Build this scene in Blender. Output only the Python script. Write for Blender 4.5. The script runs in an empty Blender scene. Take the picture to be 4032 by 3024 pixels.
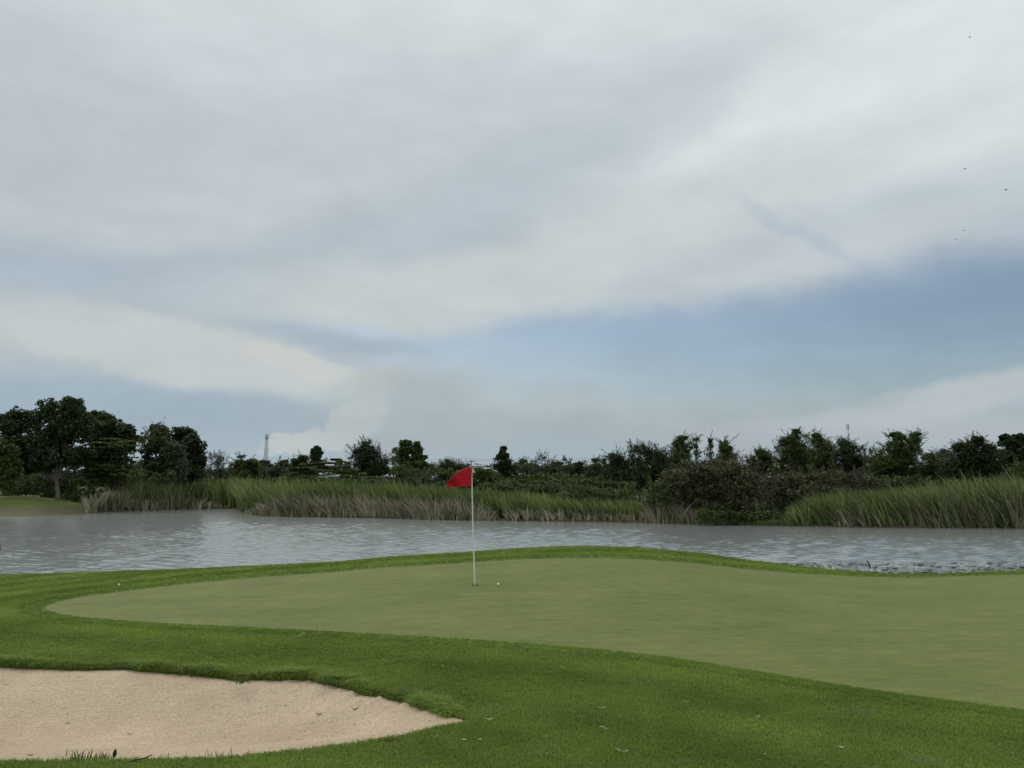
import bpy, math, random, time
import numpy as np
from mathutils import Vector, Matrix
from mathutils.geometry import delaunay_2d_cdt
T0 = time.time()
RNG = np.random.default_rng(7)
random.seed(7)
scene = bpy.context.scene
C = scene.collection

# ------------------------------------------------------------------ camera
F_PX = 2912.0            # focal length in pixels of the 4032 wide photograph (26 mm equivalent)
PITCH = math.radians(7.5)
EYE = 1.85
cam_d = bpy.data.cameras.new('camera'); cam = bpy.data.objects.new('camera', cam_d); C.objects.link(cam)
cam_d.sensor_width = 36.0; cam_d.lens = 26.0
cam_d.clip_start = 0.1; cam_d.clip_end = 8000
cam.location = (0, 0, EYE); cam.rotation_euler = (math.pi/2 + PITCH, 0, 0)
scene.camera = cam

scene.view_settings.view_transform = 'Standard'
scene.view_settings.look = 'None'
scene.view_settings.exposure = 0.0
scene.view_settings.gamma = 1.0
scene.view_settings.use_curve_mapping = False

# ------------------------------------------------------------------ sky
SUN_EL, SUN_AZ = math.radians(48), math.radians(-35)    # azimuth from +Y, negative = left of view
STR = 0.06

def px_to_azel(px, py):
    u = (px-2016)/F_PX; v = (1512-py)/F_PX
    y = math.cos(PITCH) - v*math.sin(PITCH); z = math.sin(PITCH) + v*math.cos(PITCH)
    return math.degrees(math.atan2(u, y)), math.degrees(math.atan2(z, math.hypot(u, y)))

def build_world():
    w = bpy.data.worlds.new('World'); scene.world = w; w.use_nodes = True
    nt = w.node_tree; N = nt.nodes; L = nt.links
    for n in list(N): N.remove(n)
    out = N.new('ShaderNodeOutputWorld'); bg = N.new('ShaderNodeBackground'); bg.inputs[1].default_value = STR
    L.new(bg.outputs[0], out.inputs[0])
    sky = N.new('ShaderNodeTexSky'); sky.sky_type = 'NISHITA'; sky.sun_disc = False
    sky.sun_elevation = SUN_EL; sky.sun_rotation = SUN_AZ; sky.air_density = 1.0; sky.dust_density = 1.5; sky.ozone_density = 1.5
    def val(sock, x):
        if isinstance(x, (int, float)): sock.default_value = x
        else: L.new(x, sock)
    def m(op, a, b=0.0, c=None):
        n = N.new('ShaderNodeMath'); n.operation = op
        val(n.inputs[0], a); val(n.inputs[1], b)
        if c is not None: val(n.inputs[2], c)
        return n.outputs[0]
    def vm(op, a, b=None):
        n = N.new('ShaderNodeVectorMath'); n.operation = op; L.new(a, n.inputs[0])
        if b is not None:
            if isinstance(b, tuple): n.inputs[1].default_value = b
            else: L.new(b, n.inputs[1])
        return n
    tc = N.new('ShaderNodeTexCoord')
    sp = N.new('ShaderNodeSeparateXYZ'); L.new(tc.outputs['Generated'], sp.inputs[0])
    az = m('MULTIPLY', m('ARCTAN2', sp.outputs[0], sp.outputs[1]), 57.29578)
    el = m('MULTIPLY', m('ARCSINE', sp.outputs[2]), 57.29578)
    cb = N.new('ShaderNodeCombineXYZ'); L.new(az, cb.inputs[0]); L.new(el, cb.inputs[1])
    P = cb.outputs[0]
    def noise(scale, det=5, rough=.5, vec=None, mul=(1, 1, 1), rot=0):
        mp = N.new('ShaderNodeMapping'); L.new(vec or P, mp.inputs[0]); mp.inputs['Scale'].default_value = mul
        mp.inputs['Rotation'].default_value = (0, 0, rot)
        n = N.new('ShaderNodeTexNoise'); n.inputs['Scale'].default_value = scale; n.inputs['Detail'].default_value = det
        n.inputs['Roughness'].default_value = rough
        L.new(mp.outputs[0], n.inputs['Vector']); return n
    def warp(P0, n, amt):
        s = vm('SUBTRACT', n.outputs['Color'], (.5, .5, .5))
        s = vm('MULTIPLY', s.outputs[0], (amt[0], amt[1], 0))
        return vm('ADD', P0, s.outputs[0]).outputs[0]
    W1 = warp(P, noise(.09, 4, .55, mul=(1, 1.7, 1)), (7.5, 4))         # broad soft warp
    W2 = warp(P, noise(.28, 6, .6), (3.2, 3.0))                          # finer billows
    W3 = warp(P, noise(.6, 8, .66), (4.0, 3.6)); W4 = warp(P, noise(.22, 6, .55), (3.4, 2.0))                       # cauliflower edge
    def blob(c, r, rot, soft, W):
        a, e = px_to_azel(*c)
        s = vm('SUBTRACT', W, (a, e, 0))
        mp = N.new('ShaderNodeMapping'); mp.vector_type = 'TEXTURE'
        L.new(s.outputs[0], mp.inputs[0])
        mp.inputs['Rotation'].default_value = (0, 0, math.radians(rot))
        k = 0.0187
        mp.inputs['Scale'].default_value = (r[0]*k, r[1]*k, 1)
        ln = vm('LENGTH', mp.outputs[0])
        mr = N.new('ShaderNodeMapRange'); mr.interpolation_type = 'SMOOTHERSTEP'
        L.new(ln.outputs['Value'], mr.inputs[0])
        mr.inputs[1].default_value = 1+soft; mr.inputs[2].default_value = max(0.0, 1-soft)
        mr.inputs[3].default_value = 0; mr.inputs[4].default_value = 1
        return mr.outputs[0]
    # overcast veil, brightening towards the zenith
    ramp = N.new('ShaderNodeValToRGB'); ramp.color_ramp.interpolation = 'EASE'
    L.new(m('DIVIDE', el, 90.0), ramp.inputs[0])
    cr = ramp.color_ramp
    stops = [(0.0, (.375, .455, .505)), (.06, (.355, .45, .52)), (.13, (.37, .455, .53)), (.22, (.45, .495, .54)),
             (.31, (.50, .545, .585)), (.40, (.62, .675, .695)), (.70, (.80, .85, .87)), (1.0, (.85, .89, .91))]
    cr.elements[0].position = 0; cr.elements[0].color = (*stops[0][1], 1)
    cr.elements[1].position = 1; cr.elements[1].color = (*stops[-1][1], 1)
    for p, c in stops[1:-1]:
        e = cr.elements.new(p); e.color = (*c, 1)
    col = ramp.outputs[0]
    def mix(fac, a, b):
        n = N.new('ShaderNodeMix'); n.data_type = 'RGBA'
        L.new(fac, n.inputs[0]) if not isinstance(fac, float) else setattr(n.inputs[0], 'default_value', fac)
        L.new(a, n.inputs[6])
        if isinstance(b, tuple): n.inputs[7].default_value = (*b, 1)
        else: L.new(b, n.inputs[7])
        return n.outputs[2]
    # clouds: centre px, radii px, rotation, softness, colour, opacity, warp
    clouds = [
        ((3400, 150), (1500, 460), 5, .8, (.72, .78, .79), .8, W1),
        ((3850, 420), (700, 330), 0, .8, (.66, .71, .73), .7, W1),
        ((900, 200), (1100, 170), -10, .8, (.59, .66, .68), .6, W1),
        ((1700, 560), (1500, 240), 12, .8, (.49, .55, .585), .75, W1),
        ((2500, 420), (900, 140), 18, .9, (.56, .60, .64), .6, W1),
        ((1750, 850), (1100, 170), 22, .8, (.435, .497, .55), .75, W1),
        ((3850, 800), (650, 130), 0, .8, (.45, .52, .575), .75, W1),
        ((250, 620), (700, 130), 0, .8, (.48, .53, .58), .5, W1),
        ((950, 780), (420, 100), 15, .8, (.53, .58, .60), .6, W1),
        ((350, 900), (500, 50), 4, .9, (.53, .58, .59), .5, W1),
        ((300, 1070), (900, 110), 0, .8, (.40, .47, .535), .6, W1),
        ((2500, 930), (1150, 150), 16, .7, (.55, .60, .61), .85, W1),
        ((3000, 1060), (750, 90), 8, .8, (.53, .58, .595), .7, W1),
        ((1650, 1170), (800, 150), 3, .7, (.53, .58, .59), .85, W1),
        ((3170, 920), (260, 28), -35, .8, (.40, .47, .57), .55, W2),
    ]
    for c, r, rot, soft, color, op, W in clouds:
        f = m('MULTIPLY', blob(c, r, rot, soft, W), op); col = mix(f, col, color)
    # coverage of the veil: gaps of clear air show the blue behind
    cov = m('MULTIPLY', 1.0, 1.0)
    gaps = [
        ((2900, 1425), (1450, 255), 4, .50, .86, W1),
        ((4050, 1200), (620, 120), 0, .9, .6, W1),
        ((1980, 1420), (680, 130), 10, .5, .92, W2),
        ((1450, 1345), (400, 45), -6, .6, .6, W2),
        ((2500, 1580), (1100, 120), 0, .8, .7, W1),
    ]
    for c, r, rot, soft, op, W in gaps:
        f = m('MULTIPLY', blob(c, r, rot, soft, W), op)
        cov = m('MULTIPLY', cov, m('SUBTRACT', 1.0, f))
    cols = vm('MULTIPLY', col, (1.05/STR, 1.05/STR, 1.045/STR)).outputs[0]
    clear = vm('MULTIPLY', sky.outputs[0], (1.38, 1.40, 1.36)).outputs[0]
    res = mix(cov, clear, cols)
    # nearer clouds in front of the gap: anvil, cumulus, low lens and a breath of smoke
    front = [
        ((2500, 1720), (1700, 110), 0, .8, (.365, .44, .49), .85, W4),
        ((400, 1330), (900, 150), -4, .6, (.51, .55, .56), .6, W1),
        ((700, 1385), (640, 125), -7, .30, (.56, .60, .60), .85, W4),
        ((1230, 1445), (290, 50), -14, .25, (.575, .605, .59), .85, W4),
        ((650, 1620), (800, 85), 0, .6, (.345, .435, .505), .8, W4),
        ((1330, 1335), (330, 40), -6, .7, (.345, .435, .51), .6, W4),
        ((1620, 1620), (260, 190), 10, .6, (.405, .455, .475), .75, W4),
        ((1440, 1560), (105, 85), 20, .22, (.54, .575, .56), .82, W3),
        ((1400, 1650), (120, 95), 30, .22, (.53, .57, .56), .8, W3),
        ((1500, 1500), (110, 45), 15, .5, (.50, .52, .50), .7, W3),
        ((1250, 1742), (210, 42), 4, .3, (.51, .55, .55), .85, W3),
        ((1080, 1722), (28, 16), 0, .5, (.47, .51, .51), .7, W2),
        ((1700, 1620), (420, 170), 0, .9, (.39, .46, .49), .55, W1),
        ((3950, 1540), (780, 50), 8, .6, (.49, .54, .56), .85, W1),
        ((3800, 1680), (800, 60), 0, .8, (.44, .485, .51), .7, W1),
        ((2640, 1690), (330, 75), -10, .8, (.42, .45, .475), .35, W2),
        ((2960, 1720), (120, 70), 20, .8, (.42, .44, .465), .4, W2),
        ((2250, 1560), (160, 90), 0, .9, (.38, .425, .46), .4, W2),
    ]
    for c, r, rot, soft, color, op, W in front:
        f = m('MULTIPLY', blob(c, r, rot, soft, W), op)
        res = mix(f, res, tuple(x/STR for x in color))
    # faint streaks in the whole layer
    n2 = noise(.16, 7, .55, mul=(1, 2.6, 1), rot=math.radians(-12))
    mr = N.new('ShaderNodeMapRange'); L.new(n2.outputs['Fac'], mr.inputs[0])
    mr.inputs[1].default_value = .3; mr.inputs[2].default_value = .7; mr.inputs[3].default_value = .955; mr.inputs[4].default_value = 1.045
    sc = N.new('ShaderNodeVectorMath'); sc.operation = 'SCALE'; L.new(res, sc.inputs[0]); L.new(mr.outputs[0], sc.inputs['Scale'])
    L.new(sc.outputs[0], bg.inputs[0])
build_world()

sun_d = bpy.data.lights.new('sun', 'SUN'); sun = bpy.data.objects.new('sun', sun_d); C.objects.link(sun)
sun_d.energy = 1.1; sun_d.angle = math.radians(20); sun_d.color = (1.0, .96, .88)
sd = Vector((math.sin(SUN_AZ)*math.cos(SUN_EL), math.cos(SUN_AZ)*math.cos(SUN_EL), math.sin(SUN_EL)))
sun.rotation_euler = sd.to_track_quat('Z', 'Y').to_euler()

# ------------------------------------------------------------------ helpers
def ray(px, py):
    u = (px-2016)/F_PX; v = (1512-py)/F_PX
    return np.array([u, math.cos(PITCH)-v*math.sin(PITCH), math.sin(PITCH)+v*math.cos(PITCH)])
def at(px, py, Y):
    d = ray(px, py); return np.array([0, 0, EYE]) + d*(Y/d[1])
def on_z(px, py, z):
    d = ray(px, py); return np.array([0, 0, EYE]) + d*((z-EYE)/d[2])

def tag(o, label=None, cat=None, group=None, kind=None):
    if label: o['label'] = label
    if cat: o['category'] = cat
    if group: o['group'] = group
    if kind: o['kind'] = kind
    return o
def empty(name, loc, label, cat, group=None):
    o = bpy.data.objects.new(name, None); C.objects.link(o); o.location = loc; o.empty_display_size = .2
    return tag(o, label, cat, group)

class MB:
    """collects vertices/faces (numpy blocks) into ONE mesh"""
    def __init__(s): s.v = []; s.f3 = []; s.f4 = []; s.c = []; s.n = 0; s.smooth = False
    def add(s, v, quads=None, tris=None, col=None):
        v = np.asarray(v, float).reshape(-1, 3)
        if quads is not None and len(quads): s.f4.append(np.asarray(quads, int)+s.n)
        if tris is not None and len(tris): s.f3.append(np.asarray(tris, int)+s.n)
        s.v.append(v); s.n += len(v)
        if col is None: col = np.ones((len(v), 3))*.5
        col = np.broadcast_to(np.asarray(col, float), (len(v), 3)); s.c.append(col)
    def tube(s, pts, rad, sides=6, col=None, caps=True):
        pts = np.asarray(pts, float); n = len(pts); rad = np.broadcast_to(np.asarray(rad, float), (n,))
        t = np.gradient(pts, axis=0); t /= np.linalg.norm(t, axis=1)[:, None]+1e-9
        ref = np.array([0, 0, 1.0]) if abs(t[:, 2]).mean() < .8 else np.array([1.0, 0, 0])
        a = np.cross(t, ref); a /= np.linalg.norm(a, axis=1)[:, None]+1e-9; b = np.cross(t, a)
        ang = np.arange(sides)*2*math.pi/sides
        V = pts[:, None, :] + rad[:, None, None]*(np.cos(ang)[None, :, None]*a[:, None, :] + np.sin(ang)[None, :, None]*b[:, None, :])
        q = []
        for i in range(n-1):
            for k in range(sides):
                k2 = (k+1) % sides; q.append((i*sides+k, i*sides+k2, (i+1)*sides+k2, (i+1)*sides+k))
        tr = []
        if caps:
            for k in range(1, sides-1):
                tr.append((0, k+1, k)); o = (n-1)*sides; tr.append((o, o+k, o+k+1))
        s.add(V.reshape(-1, 3), q, tr, col)
    def box(s, c, size, rz=0, col=None):
        x, y, z = [k/2 for k in size]
        v = np.array([(-x, -y, -z), (x, -y, -z), (x, y, -z), (-x, y, -z), (-x, -y, z), (x, -y, z), (x, y, z), (-x, y, z)])
        cs, sn = math.cos(rz), math.sin(rz); R = np.array([[cs, -sn, 0], [sn, cs, 0], [0, 0, 1]])
        s.add(v@R.T + np.array(c), [(0, 3, 2, 1), (4, 5, 6, 7), (0, 1, 5, 4), (1, 2, 6, 5), (2, 3, 7, 6), (3, 0, 4, 7)], None, col)
    def build(s, name, mat, parent=None, loc=None, smooth=False):
        me = bpy.data.meshes.new(name)
        V = np.concatenate(s.v)
        if loc is not None: V = V - np.asarray(loc, float)
        f4 = np.concatenate(s.f4) if s.f4 else np.zeros((0, 4), int)
        f3 = np.concatenate(s.f3) if s.f3 else np.zeros((0, 3), int)
        me.vertices.add(len(V)); me.vertices.foreach_set('co', V.astype(np.float32).ravel())
        idx = np.concatenate([f4.ravel(), f3.ravel()]); me.loops.add(len(idx)); me.loops.foreach_set('vertex_index', idx.astype(np.int32))
        st = np.concatenate([np.arange(len(f4))*4, len(f4)*4+np.arange(len(f3))*3]); tot = np.concatenate([np.full(len(f4), 4), np.full(len(f3), 3)])
        me.polygons.add(len(st)); me.polygons.foreach_set('loop_start', st.astype(np.int32)); me.polygons.foreach_set('loop_total', tot.astype(np.int32))
        if smooth: me.polygons.foreach_set('use_smooth', np.ones(len(st), bool))
        ca = me.color_attributes.new('tint', 'FLOAT_COLOR', 'POINT')
        cc = np.concatenate(s.c); ca.data.foreach_set('color', np.concatenate([cc, np.ones((len(cc), 1))], 1).astype(np.float32).ravel())
        me.update(); me.validate()
        me.materials.append(mat)
        o = bpy.data.objects.new(name, me); C.objects.link(o)
        if loc is not None and parent is None: o.location = loc
        if parent is not None: o.parent = parent
        return o

def new_mat(name):
    m = bpy.data.materials.new(name); m.use_nodes = True; nt = m.node_tree
    for n in list(nt.nodes): nt.nodes.remove(n)
    out = nt.nodes.new('ShaderNodeOutputMaterial'); return m, nt, out
def nn(nt, t, **kw):
    n = nt.nodes.new(t)
    for k, v in kw.items(): setattr(n, k, v)
    return n
def simple_mat(name, col, rough=.6, metal=0, bump=None, var=0.0, spec=.5, vscale=8.0):
    m, nt, out = new_mat(name); p = nn(nt, 'ShaderNodeBsdfPrincipled'); nt.links.new(p.outputs[0], out.inputs[0])
    p.inputs['Roughness'].default_value = rough; p.inputs['Metallic'].default_value = metal
    p.inputs['Base Color'].default_value = (*col, 1); p.inputs['Specular IOR Level'].default_value = spec
    if var or bump:
        tc = nn(nt, 'ShaderNodeTexCoord'); nz = nn(nt, 'ShaderNodeTexNoise'); nz.inputs['Scale'].default_value = vscale
        nz.inputs['Detail'].default_value = 5; nt.links.new(tc.outputs['Object'], nz.inputs['Vector'])
        if var:
            r = nn(nt, 'ShaderNodeMapRange'); r.inputs[1].default_value = .3; r.inputs[2].default_value = .7
            r.inputs[3].default_value = 1-var; r.inputs[4].default_value = 1+var; nt.links.new(nz.outputs['Fac'], r.inputs[0])
            s = nn(nt, 'ShaderNodeVectorMath', operation='SCALE'); s.inputs[0].default_value = col; nt.links.new(r.outputs[0], s.inputs['Scale'])
            nt.links.new(s.outputs[0], p.inputs['Base Color'])
        if bump:
            b = nn(nt, 'ShaderNodeBump'); b.inputs['Strength'].default_value = .6; b.inputs['Distance'].default_value = bump
            nt.links.new(nz.outputs['Fac'], b.inputs['Height']); nt.links.new(b.outputs[0], p.inputs['Normal'])
    return m
def leaf_mat(name, col, col2, trans=.25, rough=.6, patch=0.6, spec=.3):
    """foliage: per-leaf tint attribute (r) and a soft patch noise choose between two greens"""
    m, nt, out = new_mat(name); L = nt.links
    at_ = nn(nt, 'ShaderNodeAttribute', attribute_name='tint'); sp = nn(nt, 'ShaderNodeSeparateColor'); L.new(at_.outputs['Color'], sp.inputs[0])
    g = nn(nt, 'ShaderNodeNewGeometry'); nz = nn(nt, 'ShaderNodeTexNoise'); nz.inputs['Scale'].default_value = patch; nz.inputs['Detail'].default_value = 3
    L.new(g.outputs['Position'], nz.inputs['Vector'])
    a = nn(nt, 'ShaderNodeMath', operation='MULTIPLY_ADD'); L.new(nz.outputs['Fac'], a.inputs[0]); a.inputs[1].default_value = 1.2; a.inputs[2].default_value = -.6
    b = nn(nt, 'ShaderNodeMath', operation='ADD', use_clamp=True); L.new(a.outputs[0], b.inputs[0]); L.new(sp.outputs[0], b.inputs[1])
    mx = nn(nt, 'ShaderNodeMix', data_type='RGBA'); L.new(b.outputs[0], mx.inputs[0]); mx.inputs[6].default_value = (*col, 1); mx.inputs[7].default_value = (*col2, 1)
    p = nn(nt, 'ShaderNodeBsdfPrincipled'); L.new(mx.outputs[2], p.inputs['Base Color']); p.inputs['Roughness'].default_value = rough
    p.inputs['Specular IOR Level'].default_value = spec
    t = nn(nt, 'ShaderNodeBsdfTranslucent'); L.new(mx.outputs[2], t.inputs['Color'])
    ms = nn(nt, 'ShaderNodeMixShader'); ms.inputs[0].default_value = trans; L.new(p.outputs[0], ms.inputs[1]); L.new(t.outputs[0], ms.inputs[2])
    L.new(ms.outputs[0], out.inputs[0]); return m

# ------------------------------------------------------------------ terrain
WATER_Z = -1.0
K = 4032/2212
crest_px = np.array([0, 150, 420, 720, 850, 1000, 1100, 1200, 1280, 1380, 1500, 1600, 1720, 1850, 1960, 2100, 2212])*K
crest_py = np.array([1243, 1240, 1230, 1216, 1203, 1194, 1186, 1181, 1180, 1184, 1195, 1210, 1225, 1238, 1243, 1239, 1234])*K
cu, cs_ = [], []
for a_, b_ in zip(crest_px, crest_py):
    d = ray(a_, b_); cu.append(d[0]/d[1]); cs_.append(-d[2]/d[1])
cu = np.array(cu); cs_ = np.array(cs_)
YC = 17.2
def smooth(t): t = np.clip(t, 0, 1); return t*t*(3-2*t)
uu = np.linspace(-1.2, 1.2, 481); ss = np.interp(uu, cu, cs_)
kern = np.exp(-0.5*(np.arange(-6, 7)/2.2)**2); kern /= kern.sum()
ss = np.convolve(np.pad(ss, 6, mode='edge'), kern, 'valid')
shore_pts = [(-1500, 2045), (-500, 2040), (0, 2036), (150, 2033), (300, 2026), (420, 2017), (560, 2012), (700, 2007), (830, 2003), (930, 2003),
             (975, 2026), (1050, 2033), (1200, 2035), (1500, 2039), (1700, 2046), (1900, 2050), (2100, 2053), (2300, 2056), (2500, 2060),
             (2700, 2063), (2900, 2067), (3100, 2072), (3300, 2075), (3600, 2078), (4032, 2080), (4600, 2078), (5500, 2060)]
su, sy = [], []
for a_, b_ in shore_pts:
    p = on_z(a_, b_, WATER_Z); su.append(p[0]/p[1]); sy.append(p[1])
su = np.array(su); sy = np.array(sy)
def shore_y(u): return np.interp(u, su, sy)
def vnoise(x, y, s, seed=0):
    """cheap smooth noise"""
    r = np.zeros_like(x, dtype=float); rr = np.random.default_rng(seed)
    for k in range(7):
        a = rr.uniform(0, 6.28); f = s*rr.uniform(.6, 1.7); ph = rr.uniform(0, 6.28)
        r += np.sin((x*math.cos(a)+y*math.sin(a))*f*6.28+ph)
    return r/7
def terrain(x, y):
    x = np.asarray(x, float); y = np.asarray(y, float)
    ys = np.maximum(y, 2.0); u = np.clip(x/ys, -1.15, 1.15)
    s = np.interp(u, uu, ss) + .0009
    zc = EYE - s*YC
    t = smooth((y-8.0)/(YC-8.0))
    near = zc*t + .012*vnoise(x, y, .12, 3)*smooth((y-1)/4)
    near = near + np.where(y > YC, -.15*np.clip(y-YC, 0, 6)**2, 0)
    # foreground swells a little towards the right in front of the green
    near = near + .05*np.exp(-((x-1.5)/2.5)**2-((y-5.2)/1.3)**2)
    near = near - np.where(y > YC+6, 3, 0)
    # far land
    Ys = shore_y(x/ys) + .5*vnoise(x, x*0, .11, 5) + .25*vnoise(x, x*0, .5, 6)
    dd = y - Ys
    far = WATER_Z + np.where(dd < 0, dd*.35, .16*smooth(dd/.5) + .55*smooth(dd/9))
    u0 = x/ys
    mound = .72*smooth(dd/9)*smooth((-0.500-u0)/.17)*smooth((60-dd)/30)
    far = far + np.where(dd > 0, mound, 0)
    far = np.where(y < 30, -4, far)
    z = np.maximum(np.maximum(near, far), -2.4)
    return np.where((y < YC+6), np.maximum(near, -2.4), z)
def tz(x, y): return float(terrain(np.array([x]), np.array([y]))[0])
def hit(px, py, y0=3.0, y1=60.0):
    d = ray(px, py); Y = np.arange(y0, y1, .02); X = d[0]/d[1]*Y; Z = EYE + d[2]/d[1]*Y
    h = terrain(X, Y); k = np.argmax(Z <= h)
    if not (Z <= h).any(): k = int(np.argmin(Z-h))
    return np.array([X[k], Y[k], h[k]])

def smooth_loop(p, it=2):
    p = np.asarray(p)
    for _ in range(it):
        q = np.empty((len(p)*2, 2)); nx = np.roll(p, -1, 0); q[0::2] = p*.75+nx*.25; q[1::2] = p*.25+nx*.75; p = q
    return p
green_back = [(130, 1296), (250, 1278), (420, 1258), (600, 1243), (780, 1229), (900, 1222), (1000, 1215), (1100, 1209), (1250, 1205), (1400, 1209),
              (1520, 1219), (1650, 1232), (1800, 1242), (1900, 1246), (2000, 1246.5), (2100, 1243), (2212, 1241)]
green_front = [(4032, 2794), (3800, 2766), (3350, 2704), (2900, 2630), (2600, 2580), (2350, 2555), (2100, 2535), (1900, 2520), (1650, 2504), (1400, 2492),
               (1203, 2481), (949, 2468), (696, 2457), (443, 2441), (272, 2425), (200, 2408), (165, 2393)]
gp = [hit(a*K, b*K)[:2] for a, b in green_back]
e = gp[-1]; gf = [hit(a, b)[:2] for a, b in green_front]
gp = gp + [np.array([12.5, 16.2]), np.array([15, 14]), np.array([15, 9]), np.array([12, 5.4]), np.array([8.5, 4.6]), np.array([6.3, 5.0])] + gf
GREEN = smooth_loop(gp, 2)
b_up = [(0, 2620), (150, 2626), (300, 2632), (400, 2634), (500, 2628), (620, 2640), (750, 2650), (850, 2658), (950, 2677), (1000, 2668), (1080, 2670), (1200, 2668),
        (1245, 2672), (1290, 2692), (1340, 2690), (1400, 2712), (1450, 2732), (1500, 2733), (1560, 2752), (1600, 2750), (1660, 2776), (1700, 2783), (1750, 2812), (1842, 2838)]
b_lo = [(1838, 2844), (1720, 2864), (1600, 2896), (1450, 2921), (1300, 2941), (1100, 2966), (900, 2984), (700, 2991), (450, 2998), (200, 3000), (0, 2998)]
bl = [hit(a, b-14*min(1, (1830-a)/250))[:2] for a, b in b_up]
bl2 = [hit(a, b)[:2] for a, b in b_lo]
BUNKER = smooth_loop([np.array([-9.0, 7.4]), np.array([-7.0, 8.3]), np.array([-6.2, 8.2])] + bl + bl2 +
                     [np.array([-5.2, 5.25]), np.array([-7.5, 5.4]), np.array([-9.2, 6.2])], 1)

def sdist(x, y, poly):
    """signed distance, positive inside"""
    P = np.stack([x, y], 1); A = poly; B = np.roll(poly, -1, 0)
    best = np.full(len(P), 1e9); ins = np.zeros(len(P), bool)
    for a, b in zip(A, B):
        ab = b-a; t = np.clip(((P-a)@ab)/(ab@ab+1e-12), 0, 1); d = np.linalg.norm(P-(a+t[:, None]*ab), axis=1); best = np.minimum(best, d)
        c = ((a[1] > P[:, 1]) != (b[1] > P[:, 1])); xi = (b[0]-a[0])*(P[:, 1]-a[1])/((b[1]-a[1]) if abs(b[1]-a[1]) > 1e-12 else 1e-12)+a[0]
        ins ^= (c & (P[:, 0] < xi))
    return np.where(ins, best, -best)

# ---- ground materials
def turf_ground_mat():
    m, nt, out = new_mat('turf'); L = nt.links
    a = nn(nt, 'ShaderNodeAttribute', attribute_name='tint')
    g = nn(nt, 'ShaderNodeNewGeometry')
    n1 = nn(nt, 'ShaderNodeTexNoise'); n1.inputs['Scale'].default_value = 90; n1.inputs['Detail'].default_value = 4; L.new(g.outputs['Position'], n1.inputs['Vector'])
    r = nn(nt, 'ShaderNodeMapRange'); r.inputs[1].default_value = .3; r.inputs[2].default_value = .7; r.inputs[3].default_value = .65; r.inputs[4].default_value = 1.3
    L.new(n1.outputs['Fac'], r.inputs[0])
    s = nn(nt, 'ShaderNodeVectorMath', operation='SCALE'); L.new(a.outputs['Color'], s.inputs[0]); L.new(r.outputs[0], s.inputs['Scale'])
    p = nn(nt, 'ShaderNodeBsdfPrincipled'); L.new(s.outputs[0], p.inputs['Base Color']); p.inputs['Roughness'].default_value = .85; p.inputs['Specular IOR Level'].default_value = .15
    b = nn(nt, 'ShaderNodeBump'); b.inputs['Strength'].default_value = .8; b.inputs['Distance'].default_value = .012
    L.new(n1.outputs['Fac'], b.inputs['Height']); L.new(b.outputs[0], p.inputs['Normal']); L.new(p.outputs[0], out.inputs[0]); return m
def patch_color(nt, c_dark, c_light, c_dry):
    """large mown-turf patches in world position, shared by turf blades"""
    L = nt.links; g = nn(nt, 'ShaderNodeNewGeometry')
    mp = nn(nt, 'ShaderNodeMapping'); mp.inputs['Scale'].default_value = (.75, 1.0, 0); L.new(g.outputs['Position'], mp.inputs[0])
    n1 = nn(nt, 'ShaderNodeTexNoise'); n1.inputs['Scale'].default_value = .75; n1.inputs['Detail'].default_value = 4; n1.inputs['Roughness'].default_value = .6; L.new(mp.outputs[0], n1.inputs['Vector'])
    r = nn(nt, 'ShaderNodeMapRange'); r.inputs[1].default_value = .36; r.inputs[2].default_value = .64; L.new(n1.outputs['Fac'], r.inputs[0])
    mx = nn(nt, 'ShaderNodeMix', data_type='RGBA'); L.new(r.outputs[0], mx.inputs[0]); mx.inputs[6].default_value = (*c_dark, 1); mx.inputs[7].default_value = (*c_light, 1)
    mp2 = nn(nt, 'ShaderNodeMapping'); mp2.inputs['Location'].default_value = (7, 3, 0); mp2.inputs['Scale'].default_value = (1, 1.6, 0); L.new(g.outputs['Position'], mp2.inputs[0])
    n2 = nn(nt, 'ShaderNodeTexNoise'); n2.inputs['Scale'].default_value = 1.5; n2.inputs['Detail'].default_value = 5; L.new(mp2.outputs[0], n2.inputs['Vector'])
    r2 = nn(nt, 'ShaderNodeMapRange'); r2.inputs[1].default_value = .60; r2.inputs[2].default_value = .78; r2.inputs[4].default_value = .7; L.new(n2.outputs['Fac'], r2.inputs[0])
    m2 = nn(nt, 'ShaderNodeMix', data_type='RGBA'); L.new(r2.outputs[0], m2.inputs[0]); L.new(mx.outputs[2], m2.inputs[6]); m2.inputs[7].default_value = (*c_dry, 1)
    return m2.outputs[2]
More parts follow.
